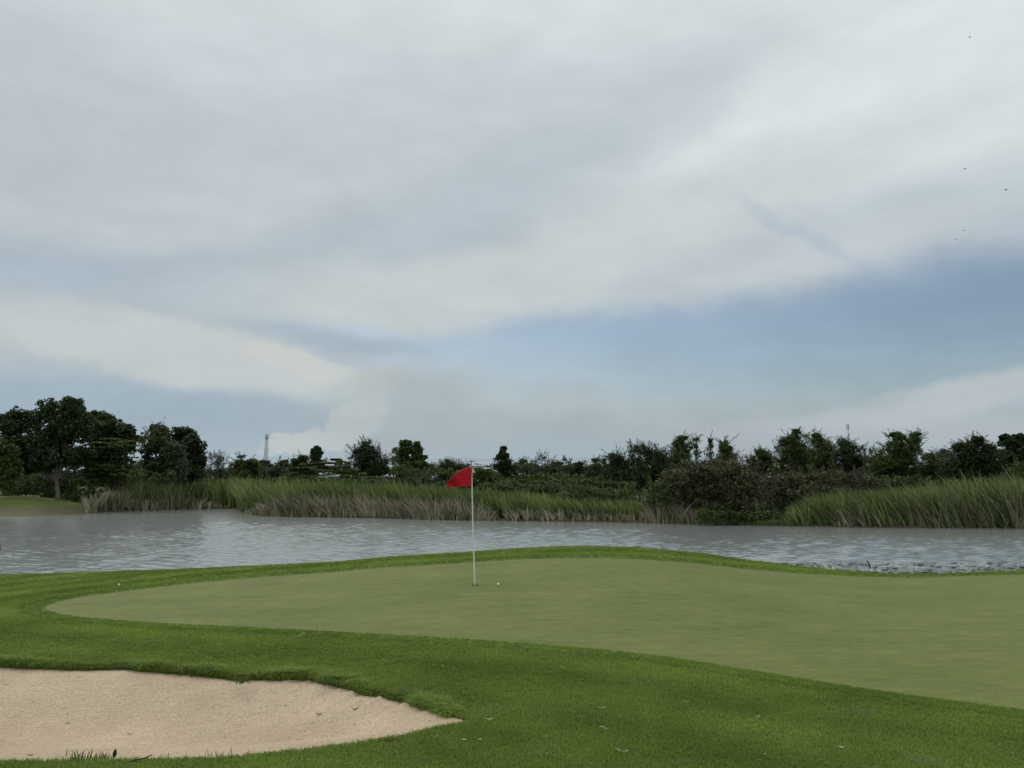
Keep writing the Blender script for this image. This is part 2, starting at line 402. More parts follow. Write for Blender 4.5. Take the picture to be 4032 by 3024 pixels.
def blade_mat():
    m, nt, out = new_mat('turf_blades'); L = nt.links
    col = patch_color(nt, (.150, .232, .026), (.240, .330, .052), (.235, .28, .125))
    a = nn(nt, 'ShaderNodeAttribute', attribute_name='tint'); sp = nn(nt, 'ShaderNodeSeparateColor'); L.new(a.outputs['Color'], sp.inputs[0])
    r = nn(nt, 'ShaderNodeMapRange'); r.inputs[3].default_value = .62; r.inputs[4].default_value = 1.45; L.new(sp.outputs[0], r.inputs[0])
    s = nn(nt, 'ShaderNodeVectorMath', operation='SCALE'); L.new(col, s.inputs[0]); L.new(r.outputs[0], s.inputs['Scale'])
    # a few straw blades
    gt = nn(nt, 'ShaderNodeMath', operation='GREATER_THAN'); L.new(sp.outputs[1], gt.inputs[0]); gt.inputs[1].default_value = .93
    gm = nn(nt, 'ShaderNodeMath', operation='MULTIPLY'); L.new(gt.outputs[0], gm.inputs[0]); gm.inputs[1].default_value = .6
    st = nn(nt, 'ShaderNodeMix', data_type='RGBA'); L.new(gm.outputs[0], st.inputs[0]); L.new(s.outputs[0], st.inputs[6]); st.inputs[7].default_value = (.25, .24, .11, 1)
    ml = nn(nt, 'ShaderNodeAttribute', attribute_name='mow_shade', attribute_type='INSTANCER')
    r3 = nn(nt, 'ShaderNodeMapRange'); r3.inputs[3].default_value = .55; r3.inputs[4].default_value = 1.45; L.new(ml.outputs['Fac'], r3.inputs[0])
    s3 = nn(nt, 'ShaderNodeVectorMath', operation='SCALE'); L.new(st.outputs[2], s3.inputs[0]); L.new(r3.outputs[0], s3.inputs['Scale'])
    p = nn(nt, 'ShaderNodeBsdfPrincipled'); L.new(s3.outputs[0], p.inputs['Base Color']); p.inputs['Roughness'].default_value = .6; p.inputs['Specular IOR Level'].default_value = .2
    t = nn(nt, 'ShaderNodeBsdfTranslucent'); L.new(s3.outputs[0], t.inputs['Color'])
    ms = nn(nt, 'ShaderNodeMixShader'); ms.inputs[0].default_value = .3; L.new(p.outputs[0], ms.inputs[1]); L.new(t.outputs[0], ms.inputs[2]); L.new(ms.outputs[0], out.inputs[0]); return m
def green_mat():
    m, nt, out = new_mat('putting_turf'); L = nt.links; g = nn(nt, 'ShaderNodeNewGeometry')
    def nz(scale, mul=(1, 1, 1), det=5, rough=.55):
        mp = nn(nt, 'ShaderNodeMapping'); mp.inputs['Scale'].default_value = mul; L.new(g.outputs['Position'], mp.inputs[0])
        n = nn(nt, 'ShaderNodeTexNoise'); n.inputs['Scale'].default_value = scale; n.inputs['Detail'].default_value = det; n.inputs['Roughness'].default_value = rough
        L.new(mp.outputs[0], n.inputs['Vector']); return n.outputs['Fac']
    def rng(x, a, b, c, d):
        r = nn(nt, 'ShaderNodeMapRange'); L.new(x, r.inputs[0])
        for i, q in enumerate((a, b, c, d)): r.inputs[i+1].default_value = q
        return r.outputs[0]
    mx = nn(nt, 'ShaderNodeMix', data_type='RGBA'); L.new(rng(nz(.55, (.8, 1.2, 0), 6, .65), .35, .65, 0, 1), mx.inputs[0])
    mx.inputs[6].default_value = (.120, .146, .034, 1); mx.inputs[7].default_value = (.156, .176, .050, 1)
    def mul(a, b):
        k = nn(nt, 'ShaderNodeMath', operation='MULTIPLY'); L.new(a, k.inputs[0]); L.new(b, k.inputs[1]); return k.outputs[0]
    f = mul(rng(nz(60, (1, 1, 0), 3), .3, .7, .78, 1.24), rng(nz(5, (.8, 1.8, 0), 6, .68), .3, .7, .82, 1.18))
    f = mul(f, rng(nz(1.6, (.5, 2.6, 0), 4, .6), .3, .7, .90, 1.10))
    f = mul(f, rng(nz(230, (1, 1, 0), 2), .3, .7, .80, 1.2))
    s = nn(nt, 'ShaderNodeVectorMath', operation='SCALE'); L.new(mx.outputs[2], s.inputs[0]); L.new(f, s.inputs['Scale'])
    p = nn(nt, 'ShaderNodeBsdfPrincipled'); L.new(s.outputs[0], p.inputs['Base Color']); p.inputs['Roughness'].default_value = .8; p.inputs['Specular IOR Level'].default_value = .2
    b = nn(nt, 'ShaderNodeBump'); b.inputs['Strength'].default_value = .5; b.inputs['Distance'].default_value = .006
    L.new(nz(150, (1, 1, 0), 3), b.inputs['Height']); L.new(b.outputs[0], p.inputs['Normal']); L.new(p.outputs[0], out.inputs[0]); return m
def sand_mat():
    m, nt, out = new_mat('sand'); L = nt.links; g = nn(nt, 'ShaderNodeNewGeometry')
    def nz(scale, mul=(1, 1, 1), det=5, rough=.55, rot=0):
        mp = nn(nt, 'ShaderNodeMapping'); mp.inputs['Scale'].default_value = mul; mp.inputs['Rotation'].default_value = (0, 0, rot); L.new(g.outputs['Position'], mp.inputs[0])
        n = nn(nt, 'ShaderNodeTexNoise'); n.inputs['Scale'].default_value = scale; n.inputs['Detail'].default_value = det; n.inputs['Roughness'].default_value = rough
        L.new(mp.outputs[0], n.inputs['Vector']); return n.outputs['Fac']
    def rng(x, a, b, c, d):
        r = nn(nt, 'ShaderNodeMapRange'); L.new(x, r.inputs[0])
        for i, q in enumerate((a, b, c, d)): r.inputs[i+1].default_value = q
        return r.outputs[0]
    mx = nn(nt, 'ShaderNodeMix', data_type='RGBA'); L.new(rng(nz(1.3, det=6), .35, .65, 0, 1), mx.inputs[0])
    mx.inputs[6].default_value = (.61, .47, .325, 1); mx.inputs[7].default_value = (.72, .56, .40, 1)
    f = rng(nz(55, det=5, rough=.75), .30, .70, .58, 1.28)
    s = nn(nt, 'ShaderNodeVectorMath', operation='SCALE'); L.new(mx.outputs[2], s.inputs[0]); L.new(f, s.inputs['Scale'])
    # scattered pits and dark grit
    vor = nn(nt, 'ShaderNodeTexVoronoi'); vor.inputs['Scale'].default_value = 11; L.new(g.outputs['Position'], vor.inputs['Vector'])
    sz = nn(nt, 'ShaderNodeSeparateColor'); L.new(vor.outputs['Color'], sz.inputs[0])
    th = nn(nt, 'ShaderNodeMath', operation='MULTIPLY'); L.new(sz.outputs[0], th.inputs[0]); th.inputs[1].default_value = .16
    lt = nn(nt, 'ShaderNodeMath', operation='LESS_THAN'); L.new(vor.outputs['Distance'], lt.inputs[0]); L.new(th.outputs[0], lt.inputs[1])
    fm = nn(nt, 'ShaderNodeMath', operation='MULTIPLY'); L.new(lt.outputs[0], fm.inputs[0]); fm.inputs[1].default_value = .45
    dk = nn(nt, 'ShaderNodeMix', data_type='RGBA'); L.new(fm.outputs[0], dk.inputs[0]); L.new(s.outputs[0], dk.inputs[6]); dk.inputs[7].default_value = (.20, .15, .10, 1)
    p = nn(nt, 'ShaderNodeBsdfPrincipled'); L.new(dk.outputs[2], p.inputs['Base Color']); p.inputs['Roughness'].default_value = .95; p.inputs['Specular IOR Level'].default_value = .1
    ad = nn(nt, 'ShaderNodeMath', operation='ADD'); L.new(nz(28, det=8, rough=.75), ad.inputs[0]); L.new(nz(9, (1, 5, 1), 5, .6, .5), ad.inputs[1])
    sb = nn(nt, 'ShaderNodeMath', operation='SUBTRACT'); L.new(ad.outputs[0], sb.inputs[0]); L.new(fm.outputs[0], sb.inputs[1])
    b = nn(nt, 'ShaderNodeBump'); b.inputs['Strength'].default_value = .9; b.inputs['Distance'].default_value = .024
    L.new(sb.outputs[0], b.inputs['Height']); L.new(b.outputs[0], p.inputs['Normal']); L.new(p.outputs[0], out.inputs[0]); return m

# ---- ground sheet
def ring_angles():
    a = list(np.arange(-44, 44.01, .42)) + list(np.arange(48, 312.1, 6)); return np.radians(np.array(a))
r1 = 3.2*np.power(24/3.2, np.linspace(0, 1, 150)); r2 = 24*np.power(100/24, np.linspace(0, 1, 75))[1:]; r3 = 100*np.power(60.0, np.linspace(0, 1, 18))[1:]
ANG = ring_angles(); R, A = np.meshgrid(np.concatenate([[.6, 1.2, 2, 2.6], r1, r2, r3]), ANG)
gx = (R*np.sin(A)).ravel(); gy = (R*np.cos(A)).ravel()
dg = sdist(gx, gy, GREEN); db = sdist(gx, gy, BUNKER)
keep = (dg < -.02) & (db < -.015)
gx, gy = gx[keep], gy[keep]
pts = [Vector((0, 0))] + [Vector((a, b)) for a, b in zip(gx, gy)]
n0 = len(pts); loops = []
for poly in (GREEN, BUNKER):
    i0 = len(pts); pts += [Vector(p) for p in poly]; loops.append([(i0+k, i0+(k+1) % len(poly)) for k in range(len(poly))])
V, E, Fc, *_ = delaunay_2d_cdt(pts, loops[0]+loops[1], [], 0, 1e-6)
V = np.array([(v[0], v[1]) for v in V]); Fc = np.array([f for f in Fc if len(f) == 3])
cen = V[Fc].mean(1); inside = (sdist(cen[:, 0], cen[:, 1], GREEN) > 0) | (sdist(cen[:, 0], cen[:, 1], BUNKER) > 0)
Fc = Fc[~inside]
vz = terrain(V[:, 0], V[:, 1]); dgv = sdist(V[:, 0], V[:, 1], GREEN); dbv = sdist(V[:, 0], V[:, 1], BUNKER)
# albedo by zone
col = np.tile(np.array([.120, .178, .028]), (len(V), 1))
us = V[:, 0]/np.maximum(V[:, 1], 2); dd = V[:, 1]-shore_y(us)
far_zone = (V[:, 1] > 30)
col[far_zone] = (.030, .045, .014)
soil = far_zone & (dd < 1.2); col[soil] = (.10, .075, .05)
prom = far_zone & (us < -.50+.012*vnoise(V[:, 1], V[:, 1]*0, .2, 4)) & (dd > -2)
k = smooth((dd-2.8+1.2*vnoise(V[:, 0], V[:, 1], .4, 33))/2.2)[:, None]; pc = np.array([.135, .120, .070])*(1-k)+np.array([.14, .17, .045])*k
col[prom] = pc[prom]
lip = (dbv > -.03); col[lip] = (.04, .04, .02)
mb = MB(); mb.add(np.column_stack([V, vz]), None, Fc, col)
# bunker lip: the turf edge turns down as a short soil face
Bz = terrain(BUNKER[:, 0], BUNKER[:, 1]); nb = len(BUNKER)
cB = BUNKER.mean(0)
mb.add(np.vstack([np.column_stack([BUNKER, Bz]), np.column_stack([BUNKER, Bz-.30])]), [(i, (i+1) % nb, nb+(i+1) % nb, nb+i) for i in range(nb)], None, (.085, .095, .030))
ground = mb.build('ground', turf_ground_mat(), smooth=True); tag(ground, kind='structure')

# ---- putting green
def sheet(poly, spacing, zfun, name, mat, hole=None):
    x0, y0 = poly.min(0); x1, y1 = poly.max(0)
    X, Y = np.meshgrid(np.arange(x0, x1, spacing), np.arange(y0, y1, spacing)); X = X.ravel(); Y = Y.ravel()
    X = X + RNG.uniform(-.2, .2, len(X))*spacing; Y = Y + RNG.uniform(-.2, .2, len(Y))*spacing
    d = sdist(X, Y, poly); X = X[d > spacing*.3]; Y = Y[d > spacing*.3]
    pts = [Vector((a, b)) for a, b in zip(X, Y)]; i0 = len(pts); pts += [Vector(p) for p in poly]
    ed = [(i0+k, i0+(k+1) % len(poly)) for k in range(len(poly))]
    if hole is not None:
        j0 = len(pts); pts += [Vector(p) for p in hole]; ed += [(j0+k, j0+(k+1) % len(hole)) for k in range(len(hole))]
    V, E, Fc, *_ = delaunay_2d_cdt(pts, ed, [], 0, 1e-6)
    V = np.array([(v[0], v[1]) for v in V]); Fc = np.array([f for f in Fc if len(f) == 3]); cen = V[Fc].mean(1)
    ok = sdist(cen[:, 0], cen[:, 1], poly) > 0
    if hole is not None: ok &= sdist(cen[:, 0], cen[:, 1], hole) < 0
    Fc = Fc[ok]
    z = zfun(V[:, 0], V[:, 1]); mb = MB(); mb.add(np.column_stack([V, z]), None, Fc); o = mb.build(name, mat, smooth=True); tag(o, kind='structure'); return o
cup_c = hit(1871, 2303)
CUP = np.array([[cup_c[0]+.054*math.cos(t), cup_c[1]+.054*math.sin(t)] for t in np.arange(0, 6.28, 6.28319/20)])
sheet(GREEN, .14, lambda x, y: terrain(x, y)-.004, 'putting_green', green_mat(), CUP)
bmid_x = np.array([-9, -4, -2, -.4]); bmid_y = np.array([6.6, 6.6, 6.5, 6.1])
def sand_z(x, y):
    d = np.maximum(sdist(x, y, BUNKER), 0); w = smooth((y-np.interp(x, bmid_x, bmid_y)+.25)/.6)
    return terrain(x, y) - (.008+.040*w*smooth((-.35-x)/.7)) - .26*smooth(d/1.25) + .010*vnoise(x, y, 1.6, 11)*smooth(d/.2) + (.007*vnoise(x, y, 5, 12)+.007*vnoise(x, y, 9, 13))*smooth(d/.06) + (.022*vnoise((x*.88-y*.48), y*0+x*.15, 7, 14)+.010*vnoise((x*.88-y*.48), y*0, 13, 15))*smooth((.75-d)/.6)*smooth((x+2.6)/.9)*w*smooth(d/.05)
sheet(BUNKER, .03, sand_z, 'bunker_sand', sand_mat())
print('terrain', time.time()-T0)

# ---- water
def water_mat():
    m, nt, out = new_mat('pond_water'); L = nt.links; g = nn(nt, 'ShaderNodeNewGeometry')
    def nz(scale, mul, det, rough):
        mp = nn(nt, 'ShaderNodeMapping'); mp.inputs['Scale'].default_value = mul; mp.inputs['Rotation'].default_value = (0, 0, .25); L.new(g.outputs['Position'], mp.inputs[0])
        n = nn(nt, 'ShaderNodeTexNoise'); n.inputs['Scale'].default_value = scale; n.inputs['Detail'].default_value = det; n.inputs['Roughness'].default_value = rough
        L.new(mp.outputs[0], n.inputs['Vector']); return n.outputs['Fac']
    p = nn(nt, 'ShaderNodeBsdfPrincipled'); p.inputs['Base Color'].default_value = (.195, .212, .200, 1); p.inputs['Roughness'].default_value = .17; p.inputs['IOR'].default_value = 2.6
    b1 = nn(nt, 'ShaderNodeBump'); b1.inputs['Strength'].default_value = 1; b1.inputs['Distance'].default_value = .014; L.new(nz(5.0, (1, .75, 1), 4, .6), b1.inputs['Height'])
    L.new(b1.outputs[0], p.inputs['Normal']); L.new(p.outputs[0], out.inputs[0]); return m
def ripples(x, y):
    r = np.random.default_rng(42); z = np.zeros_like(x)
    for k in range(46):
        lam = .22*np.power(1.1/.22, r.uniform()); a = r.normal(math.radians(66), .6); amp = .0052*lam**.95; f = 2*math.pi/lam
        ph = r.uniform(0, 6.28) + 1.6*vnoise(x, y, .05, 200+k)
        z += amp*np.sin(f*(x*math.cos(a)+y*math.sin(a))+ph)
    gust = .75+.5*np.clip(vnoise(x, y*.5, .035, 77)*1.6+.25, 0, 1)
    lee = .12+.88*smooth((shore_y(x/np.maximum(y, 2))-y-1.0)/7.5)     # calm water in the lee of the reeds
    return z*gust*lee
ua = np.linspace(-.78, .78, 640); yy_ = 20.5*np.power(88/20.5, np.linspace(0, 1, 270))
U, Y = np.meshgrid(ua, yy_); X = U*Y; na, ny = len(ua), len(yy_)
Z = WATER_Z + ripples(X.ravel(), Y.ravel())*np.clip((Y.ravel()-19.5), 0, 1)
idx = np.arange(na*ny).reshape(ny, na); q = np.stack([idx[:-1, :-1], idx[:-1, 1:], idx[1:, 1:], idx[1:, :-1]], -1).reshape(-1, 4)
mb = MB(); mb.add(np.column_stack([X.ravel(), Y.ravel(), Z]), q)
for (xa, xb, s_) in ((-.78, -4.0, -1), (.78, 4.0, 1)):          # calmer sheets beyond the sides of the view
    P_ = [(xa*20.5, 20.5), (xa*88, 88), (xb*66, 88), (xb*20.5*1.6, 20.5)]
    if s_ > 0: P_ = P_[::-1]
    mb.add([(p_[0], p_[1], WATER_Z) for p_ in P_], [(0, 1, 2, 3)])
pond = mb.build('pond_water', water_mat(), smooth=True); tag(pond, kind='structure')

# ------------------------------------------------------------------ turf blades (geometry-node instances, uncountable)
M_BLADE = blade_mat()
def tuft(name, n, h, w, spread, lean, seed, mat):
    r = np.random.default_rng(seed); mb = MB()
    base = np.column_stack([r.normal(0, spread, n), r.normal(0, spread, n), np.zeros(n)])
    ang = r.uniform(0, 6.283, n); hh = h*r.uniform(.55, 1.2, n); ln = lean*r.uniform(.3, 1.3, n)
    for i in range(n):
        dx, dy = math.cos(ang[i]), math.sin(ang[i]); sx, sy = -dy*w/2, dx*w/2
        t1 = base[i]+np.array([dx*ln[i]*hh[i]*.3, dy*ln[i]*hh[i]*.3, hh[i]*.6]); t2 = base[i]+np.array([dx*ln[i]*hh[i], dy*ln[i]*hh[i], hh[i]*(1-.3*ln[i])])
        s = np.array([sx, sy, 0]); v = [base[i]-s-[0, 0, .004], base[i]+s-[0, 0, .004], t1+s*.8, t1-s*.8, t2]
        mb.add(v, [(0, 1, 2, 3)], [(3, 2, 4)], (r.uniform(), r.uniform(), 0))
    o = mb.build(name, mat); C.objects.unlink(o); return o
def scatter(name, P, scale, mow_shade, tufts, mat, label=None):
    me = bpy.data.meshes.new(name); me.vertices.add(len(P)); me.vertices.foreach_set('co', P.astype(np.float32).ravel())
    for nme, arr in (('scl', scale), ('mow_shade', mow_shade)):
        a = me.attributes.new(nme, 'FLOAT', 'POINT'); a.data.foreach_set('value', np.asarray(arr, np.float32))
    me.materials.append(mat)
    o = bpy.data.objects.new(name, me); C.objects.link(o); tag(o, label, None, None, 'stuff')
    ng = bpy.data.node_groups.new(name+'_nodes', 'GeometryNodeTree')
    ng.interface.new_socket('Geometry', in_out='INPUT', socket_type='NodeSocketGeometry'); ng.interface.new_socket('Geometry', in_out='OUTPUT', socket_type='NodeSocketGeometry')
    N = ng.nodes; L = ng.links; gi = N.new('NodeGroupInput'); go = N.new('NodeGroupOutput')
    coll = bpy.data.collections.new(name+'_sources')
    for t in tufts: coll.objects.link(t)
    ci = N.new('GeometryNodeCollectionInfo'); ci.inputs['Collection'].default_value = coll; ci.inputs['Separate Children'].default_value = True; ci.inputs['Reset Children'].default_value = True
    ip = N.new('GeometryNodeInstanceOnPoints'); ip.inputs['Pick Instance'].default_value = True
    L.new(gi.outputs[0], ip.inputs['Points']); L.new(ci.outputs[0], ip.inputs['Instance'])
    ri = N.new('FunctionNodeRandomValue'); ri.data_type = 'INT'; ri.inputs['Min'].default_value = 0; ri.inputs['Max'].default_value = len(tufts)-1
    L.new(ri.outputs['Value'] if False else [s for s in ri.outputs if s.type == 'INT'][0], ip.inputs['Instance Index'])
    rr = N.new('FunctionNodeRandomValue'); rr.data_type = 'FLOAT_VECTOR'
    rr.inputs[0].default_value = (-.12, -.12, 0); rr.inputs[1].default_value = (.12, .12, 6.283); L.new(rr.outputs[0], ip.inputs['Rotation'])
    na = N.new('GeometryNodeInputNamedAttribute'); na.data_type = 'FLOAT'; na.inputs['Name'].default_value = 'scl'; L.new([s for s in na.outputs if s.type == 'VALUE'][0], ip.inputs['Scale'])
    L.new(ip.outputs[0], go.inputs[0])
    md = o.modifiers.new('scatter', 'NODES'); md.node_group = ng; return o
tufts = [tuft('turf_tuft', 14, .022, .0034, .016, .9, 20+k, M_BLADE) for k in range(6)]
def wedge_points(n, y0, y1, margin=.74):
    """random points in the view wedge, denser near the camera"""
    t = RNG.uniform(0, 1, n); y = y0*np.power(y1/y0, t); x = RNG.uniform(-margin, margin, n)*y; return x, y
x, y = wedge_points(230000, 4.0, 21.0)
dg = sdist(x, y, GREEN); db = sdist(x, y, BUNKER); keep = (dg < -.005) & (db < -.01) & (terrain(x, y) > -.95)
x, y, dg = x[keep], y[keep], dg[keep]
dist = -dg
mow_shade = np.full(len(x), .5)
mow_shade = np.where(dist < .30, .47+.04*np.sin(x), mow_shade)                     # collar, cut with the fringe mower
mow_shade = np.where(np.abs(dist-.33) < .05, .22, mow_shade)                       # dark cut line outside the collar
mow_shade = np.where((dist > .36), (.5)+np.where(y < 9, .09, .17)*np.sin((dist-.36)*2*math.pi/1.15), mow_shade)
mow_shade = np.where((dist < .22) & (y > 11), .28, mow_shade)  # shaded side of the fringe behind the green, painted as darker blades
mow_shade = mow_shade + .13*vnoise(x, y, .35, 9) + .1*vnoise(x, y, 1.1, 10)
scl = np.where(dist < .05, .58, np.where(dist < .32, .78, 1.0))*(.92+.022*y)*RNG.uniform(.8, 1.2, len(x))
P = np.column_stack([x, y, terrain(x, y)])
scatter('fringe_grass', P, scl, np.clip(mow_shade, 0, 1), tufts, M_BLADE, 'short mown green grass around the putting green and bunker')
# longer grass on the bunker lip
M_LONG = M_BLADE
ltufts = [tuft('lip_tuft', 16, .075, .0045, .018, 1.25, 60+k, M_LONG) for k in range(5)]
def along(poly, n, off, jit):
    B2 = np.roll(poly, -1, 0); ln = np.linalg.norm(B2-poly, axis=1); cum = np.concatenate([[0], np.cumsum(ln)]); s = RNG.uniform(0, cum[-1], n)
    i = np.searchsorted(cum, s)-1; i = np.clip(i, 0, len(poly)-1); t = (s-cum[i])/ln[i]; p = poly[i]+(B2[i]-poly[i])*t[:, None]
    d = (B2[i]-poly[i])/ln[i][:, None]; nrm = np.column_stack([-d[:, 1], d[:, 0]]); return p, nrm, s
p, nrm, s = along(BUNKER, 9000, 0, 0)
mid = np.interp(p[:, 0], bmid_x, bmid_y); upper = p[:, 1] > mid
q = p + nrm*(RNG.normal(0, .035, len(p))+.005)[:, None]
test = sdist(p[:, 0]+nrm[:, 0]*.03, p[:, 1]+nrm[:, 1]*.03, BUNKER) > 0
q = p + nrm*np.where(test, -1, 1)[:, None]*np.abs(RNG.normal(.0, .05, len(p)))[:, None]
pick = upper | (RNG.uniform(size=len(p)) < .25)
clump = smooth((vnoise(q[:, 0], q[:, 1], .9, 31)+.6)/1.2)
sc = np.where(upper, .45+.8*clump, .45)*RNG.uniform(.6, 1.2, len(p))
zq = terrain(q[:, 0], q[:, 1])-.01
sel = pick & (q[:, 0] > -7)
qi = p + nrm*np.where(test, 1, -1)[:, None]*RNG.uniform(0, .03, len(p))[:, None]
low = upper & (RNG.uniform(size=len(p)) < .6)
q = np.where(low[:, None], qi, q); zq = np.where(low, terrain(q[:, 0], q[:, 1])-RNG.uniform(.02, .055, len(p)), zq)
scatter('bunker_lip_grass', np.column_stack([q, zq])[sel], sc[sel], np.clip(.30+.2*clump+RNG.uniform(-.1, .1, len(p)), 0, 1)[sel], ltufts, M_LONG, 'longer ragged grass hanging over the bunker edge')
print('turf', time.time()-T0)
#--SPLIT--
# ------------------------------------------------------------------ vegetation
LM = {
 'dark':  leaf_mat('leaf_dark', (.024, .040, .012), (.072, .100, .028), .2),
 'mid':   leaf_mat('leaf_mid', (.040, .070, .016), (.130, .180, .042), .25),
 'light': leaf_mat('leaf_light', (.060, .095, .020), (.150, .190, .045), .3),
 'olive': leaf_mat('leaf_olive', (.046, .064, .024), (.130, .155, .062), .25),
 'haze':  leaf_mat('leaf_hazed', (.060, .075, .045), (.120, .145, .085), .2),  # distance haze greyed into the leaf colour of far trees
 'brown': leaf_mat('leaf_brown', (.062, .074, .030), (.150, .128, .066), .15, patch=.35),
 'herb':  leaf_mat('leaf_herb', (.055, .090, .022), (.140, .180, .060), .3),
 'reed':  leaf_mat('reed_green', (.050, .085, .020), (.285, .335, .120), .3, patch=.25),
 'dry':   leaf_mat('reed_dry', (.140, .122, .070), (.560, .510, .350), .25, patch=.4),
}
BARK = simple_mat('bark', (.085, .070, .055), .9, bump=.03, var=.3, vscale=5)
BARK_PALE = simple_mat('bark_pale', (.17, .155, .13), .9, bump=.03, var=.3, vscale=5)

def leaves(mb, cen, size, rng, tint, flat=0.0, aspect=.5):
    """one folded-less leaf quad per centre, random facing"""
    n = len(cen); nrm = rng.normal(size=(n, 3)); nrm[:, 2] = np.abs(nrm[:, 2])*(1+flat*4)+.25
    nrm /= np.linalg.norm(nrm, axis=1)[:, None]
    r = rng.normal(size=(n, 3)); a = np.cross(nrm, r); a /= np.linalg.norm(a, axis=1)[:, None]+1e-9; b = np.cross(nrm, a)
    L = (size*rng.uniform(.6, 1.3, n))[:, None]; w = L*aspect
    V = np.stack([cen-a*L*.5, cen+b*w*.5+a*L*.05, cen+a*L*.5, cen-b*w*.5+a*L*.05], 1)
    q = np.arange(n*4).reshape(n, 4)
    t = np.clip(tint, 0, 1); c = np.repeat(np.column_stack([t, t, t]), 4, 0); mb.add(V.reshape(-1, 3), q, None, c)

DENS = 1.1
STY = {  # cluster radius m, leaf m, leaves per cluster, flatness, shoots per m2 of lobe, coverage
 'ball':  dict(cr=.42, ls=.21, nl=34, flat=0, shoots=0, cov=1.25),
 'dense': dict(cr=.45, ls=.17, nl=38, flat=0, shoots=.1, cov=1.5),
 'spiky': dict(cr=.34, ls=.13, nl=26, flat=0, shoots=1.3, cov=1.0),
 'flat':  dict(cr=.55, ls=.15, nl=34, flat=.8, shoots=0, cov=1.2),
 'scrub': dict(cr=.34, ls=.13, nl=22, flat=0, shoots=.5, cov=1.3),
 'thin':  dict(cr=.28, ls=.14, nl=10, flat=0, shoots=1.6, cov=.6),
 'far':   dict(cr=.9, ls=.38, nl=24, flat=0, shoots=.03, cov=1.3),
 'wood':  dict(cr=1.7, ls=.62, nl=20, flat=0, shoots=.0, cov=.7),
 'under': dict(cr=.55, ls=.22, nl=22, flat=0, shoots=.12, cov=.62),
 'farthin': dict(cr=.7, ls=.30, nl=10, flat=0, shoots=.15, cov=.7),
}
def crown_from(lobes, Y, style, rng, mb, wood, root=None, thick=1.0, dens=1.0, rmax=.12):
    st = STY[style]; k = Y/F_PX; cr0 = st['cr']
    for (cx, cy, rx, ry) in lobes:
        c = at(cx, cy, Y + rng.uniform(-.5, .5)*min(rx*k, 2.0)); R = np.array([rx*k, max(.7, rx*k*.85)*thick, ry*k])
        cr = min(cr0, .55*min(R[0], R[2])); Ri = np.maximum(R-cr*.55, .05)
        area = 4*math.pi*((R[0]*R[1])**1.6+(R[0]*R[2])**1.6+(R[1]*R[2])**1.6)**(1/1.6)/3**(1/1.6)
        nc = int(max(6, DENS*dens*st['cov']*area*.8/(math.pi*cr*cr)))
        d = rng.normal(size=(nc, 3)); d /= np.linalg.norm(d, axis=1)[:, None]
        rad = np.power(rng.uniform(.10, 1, nc), .38)*rng.uniform(.80, 1.17, nc)
        cc = c + d*Ri*rad[:, None]
        if st['flat']: cc[:, 2] = c[2] + np.round((cc[:, 2]-c[2])/.42)*.42 + rng.normal(0, .04, nc)
        nl = st['nl']; dd = rng.normal(size=(nc, nl, 3)); dd /= np.linalg.norm(dd, axis=2)[:, :, None]
        sq = np.array([1.0, 1.0, .8]) if not st['flat'] else np.array([1.4, 1.4, .16])
        crv = cr*rng.uniform(.6, 1.25, nc)
        P = cc[:, None, :] + dd*crv[:, None, None]*sq*np.power(rng.uniform(0.05, 1, (nc, nl, 1)), .4)
        ct = rng.normal(0, .20, nc); t = .45 + ct[:, None] + rng.normal(0, .22, (nc, nl))
        leaves(mb, P.reshape(-1, 3), st['ls']*1.5, rng, t.ravel(), st['flat'], .55)
        # leafy shoots standing proud of the outline
        ns = rng.poisson(st['shoots']*area*1.1)
        for _ in range(ns):
            dv = rng.normal(size=3); dv[2] = abs(dv[2])+.2; dv /= np.linalg.norm(dv)
            s0 = c + dv*Ri*.8; up = dv*np.array([1, 1, .8])+np.array([0, 0, .65]) + rng.normal(0, .2, 3); up /= np.linalg.norm(up)
            ln = rng.uniform(.5, 1.5)*min(1.1, R[2]*.9+.3)*(1.7 if 'far' in style else 1); bend = np.array([rng.normal(0, .2), 0, -rng.uniform(0, .3)])*ln
            tt = np.linspace(0, 1, 5)[:, None]; path = s0 + up*ln*tt + bend*tt**2
            mb.tube(path, np.linspace(.02, .006, 5), 3, 0.05, caps=False)
            m_ = int(ln*30); u_ = rng.uniform(.1, 1, m_)[:, None]; pp = s0+up*ln*u_+bend*u_**2 + rng.normal(0, .05, (m_, 3))
            leaves(mb, pp, st['ls']*.95, rng, .5+rng.normal(0, .2, m_), 0, .4)
        if root is not None:
            top = c - np.array([0, 0, R[2]*.3]); mid = root*.5+top*.5 + np.array([(top[0]-root[0])*.12, 0, .12*abs(top[2]-root[2])])
            tt = np.linspace(0, 1, 7)[:, None]; path = root*(1-tt)**2+2*mid*tt*(1-tt)+top*tt**2 + rng.normal(0, .04, (7, 3))*np.minimum(tt, 1-tt)*2
            r0 = min(rmax, .025*np.linalg.norm(top-root)+.015); wood.tube(path, np.linspace(r0, .02, 7), 5, caps=False)
            for _ in range(7 if rmax > .06 else 2):
                dv = rng.normal(size=3); dv[2] = abs(dv[2]); dv /= np.linalg.norm(dv); e = c+dv*Ri*.85; s0 = path[rng.integers(3, 7)]
                mm = (s0+e)/2+rng.normal(0, .08, 3); wood.tube([s0, mm, e], [.022, .015, .006], 4, caps=False)
N_LEAF = [0]
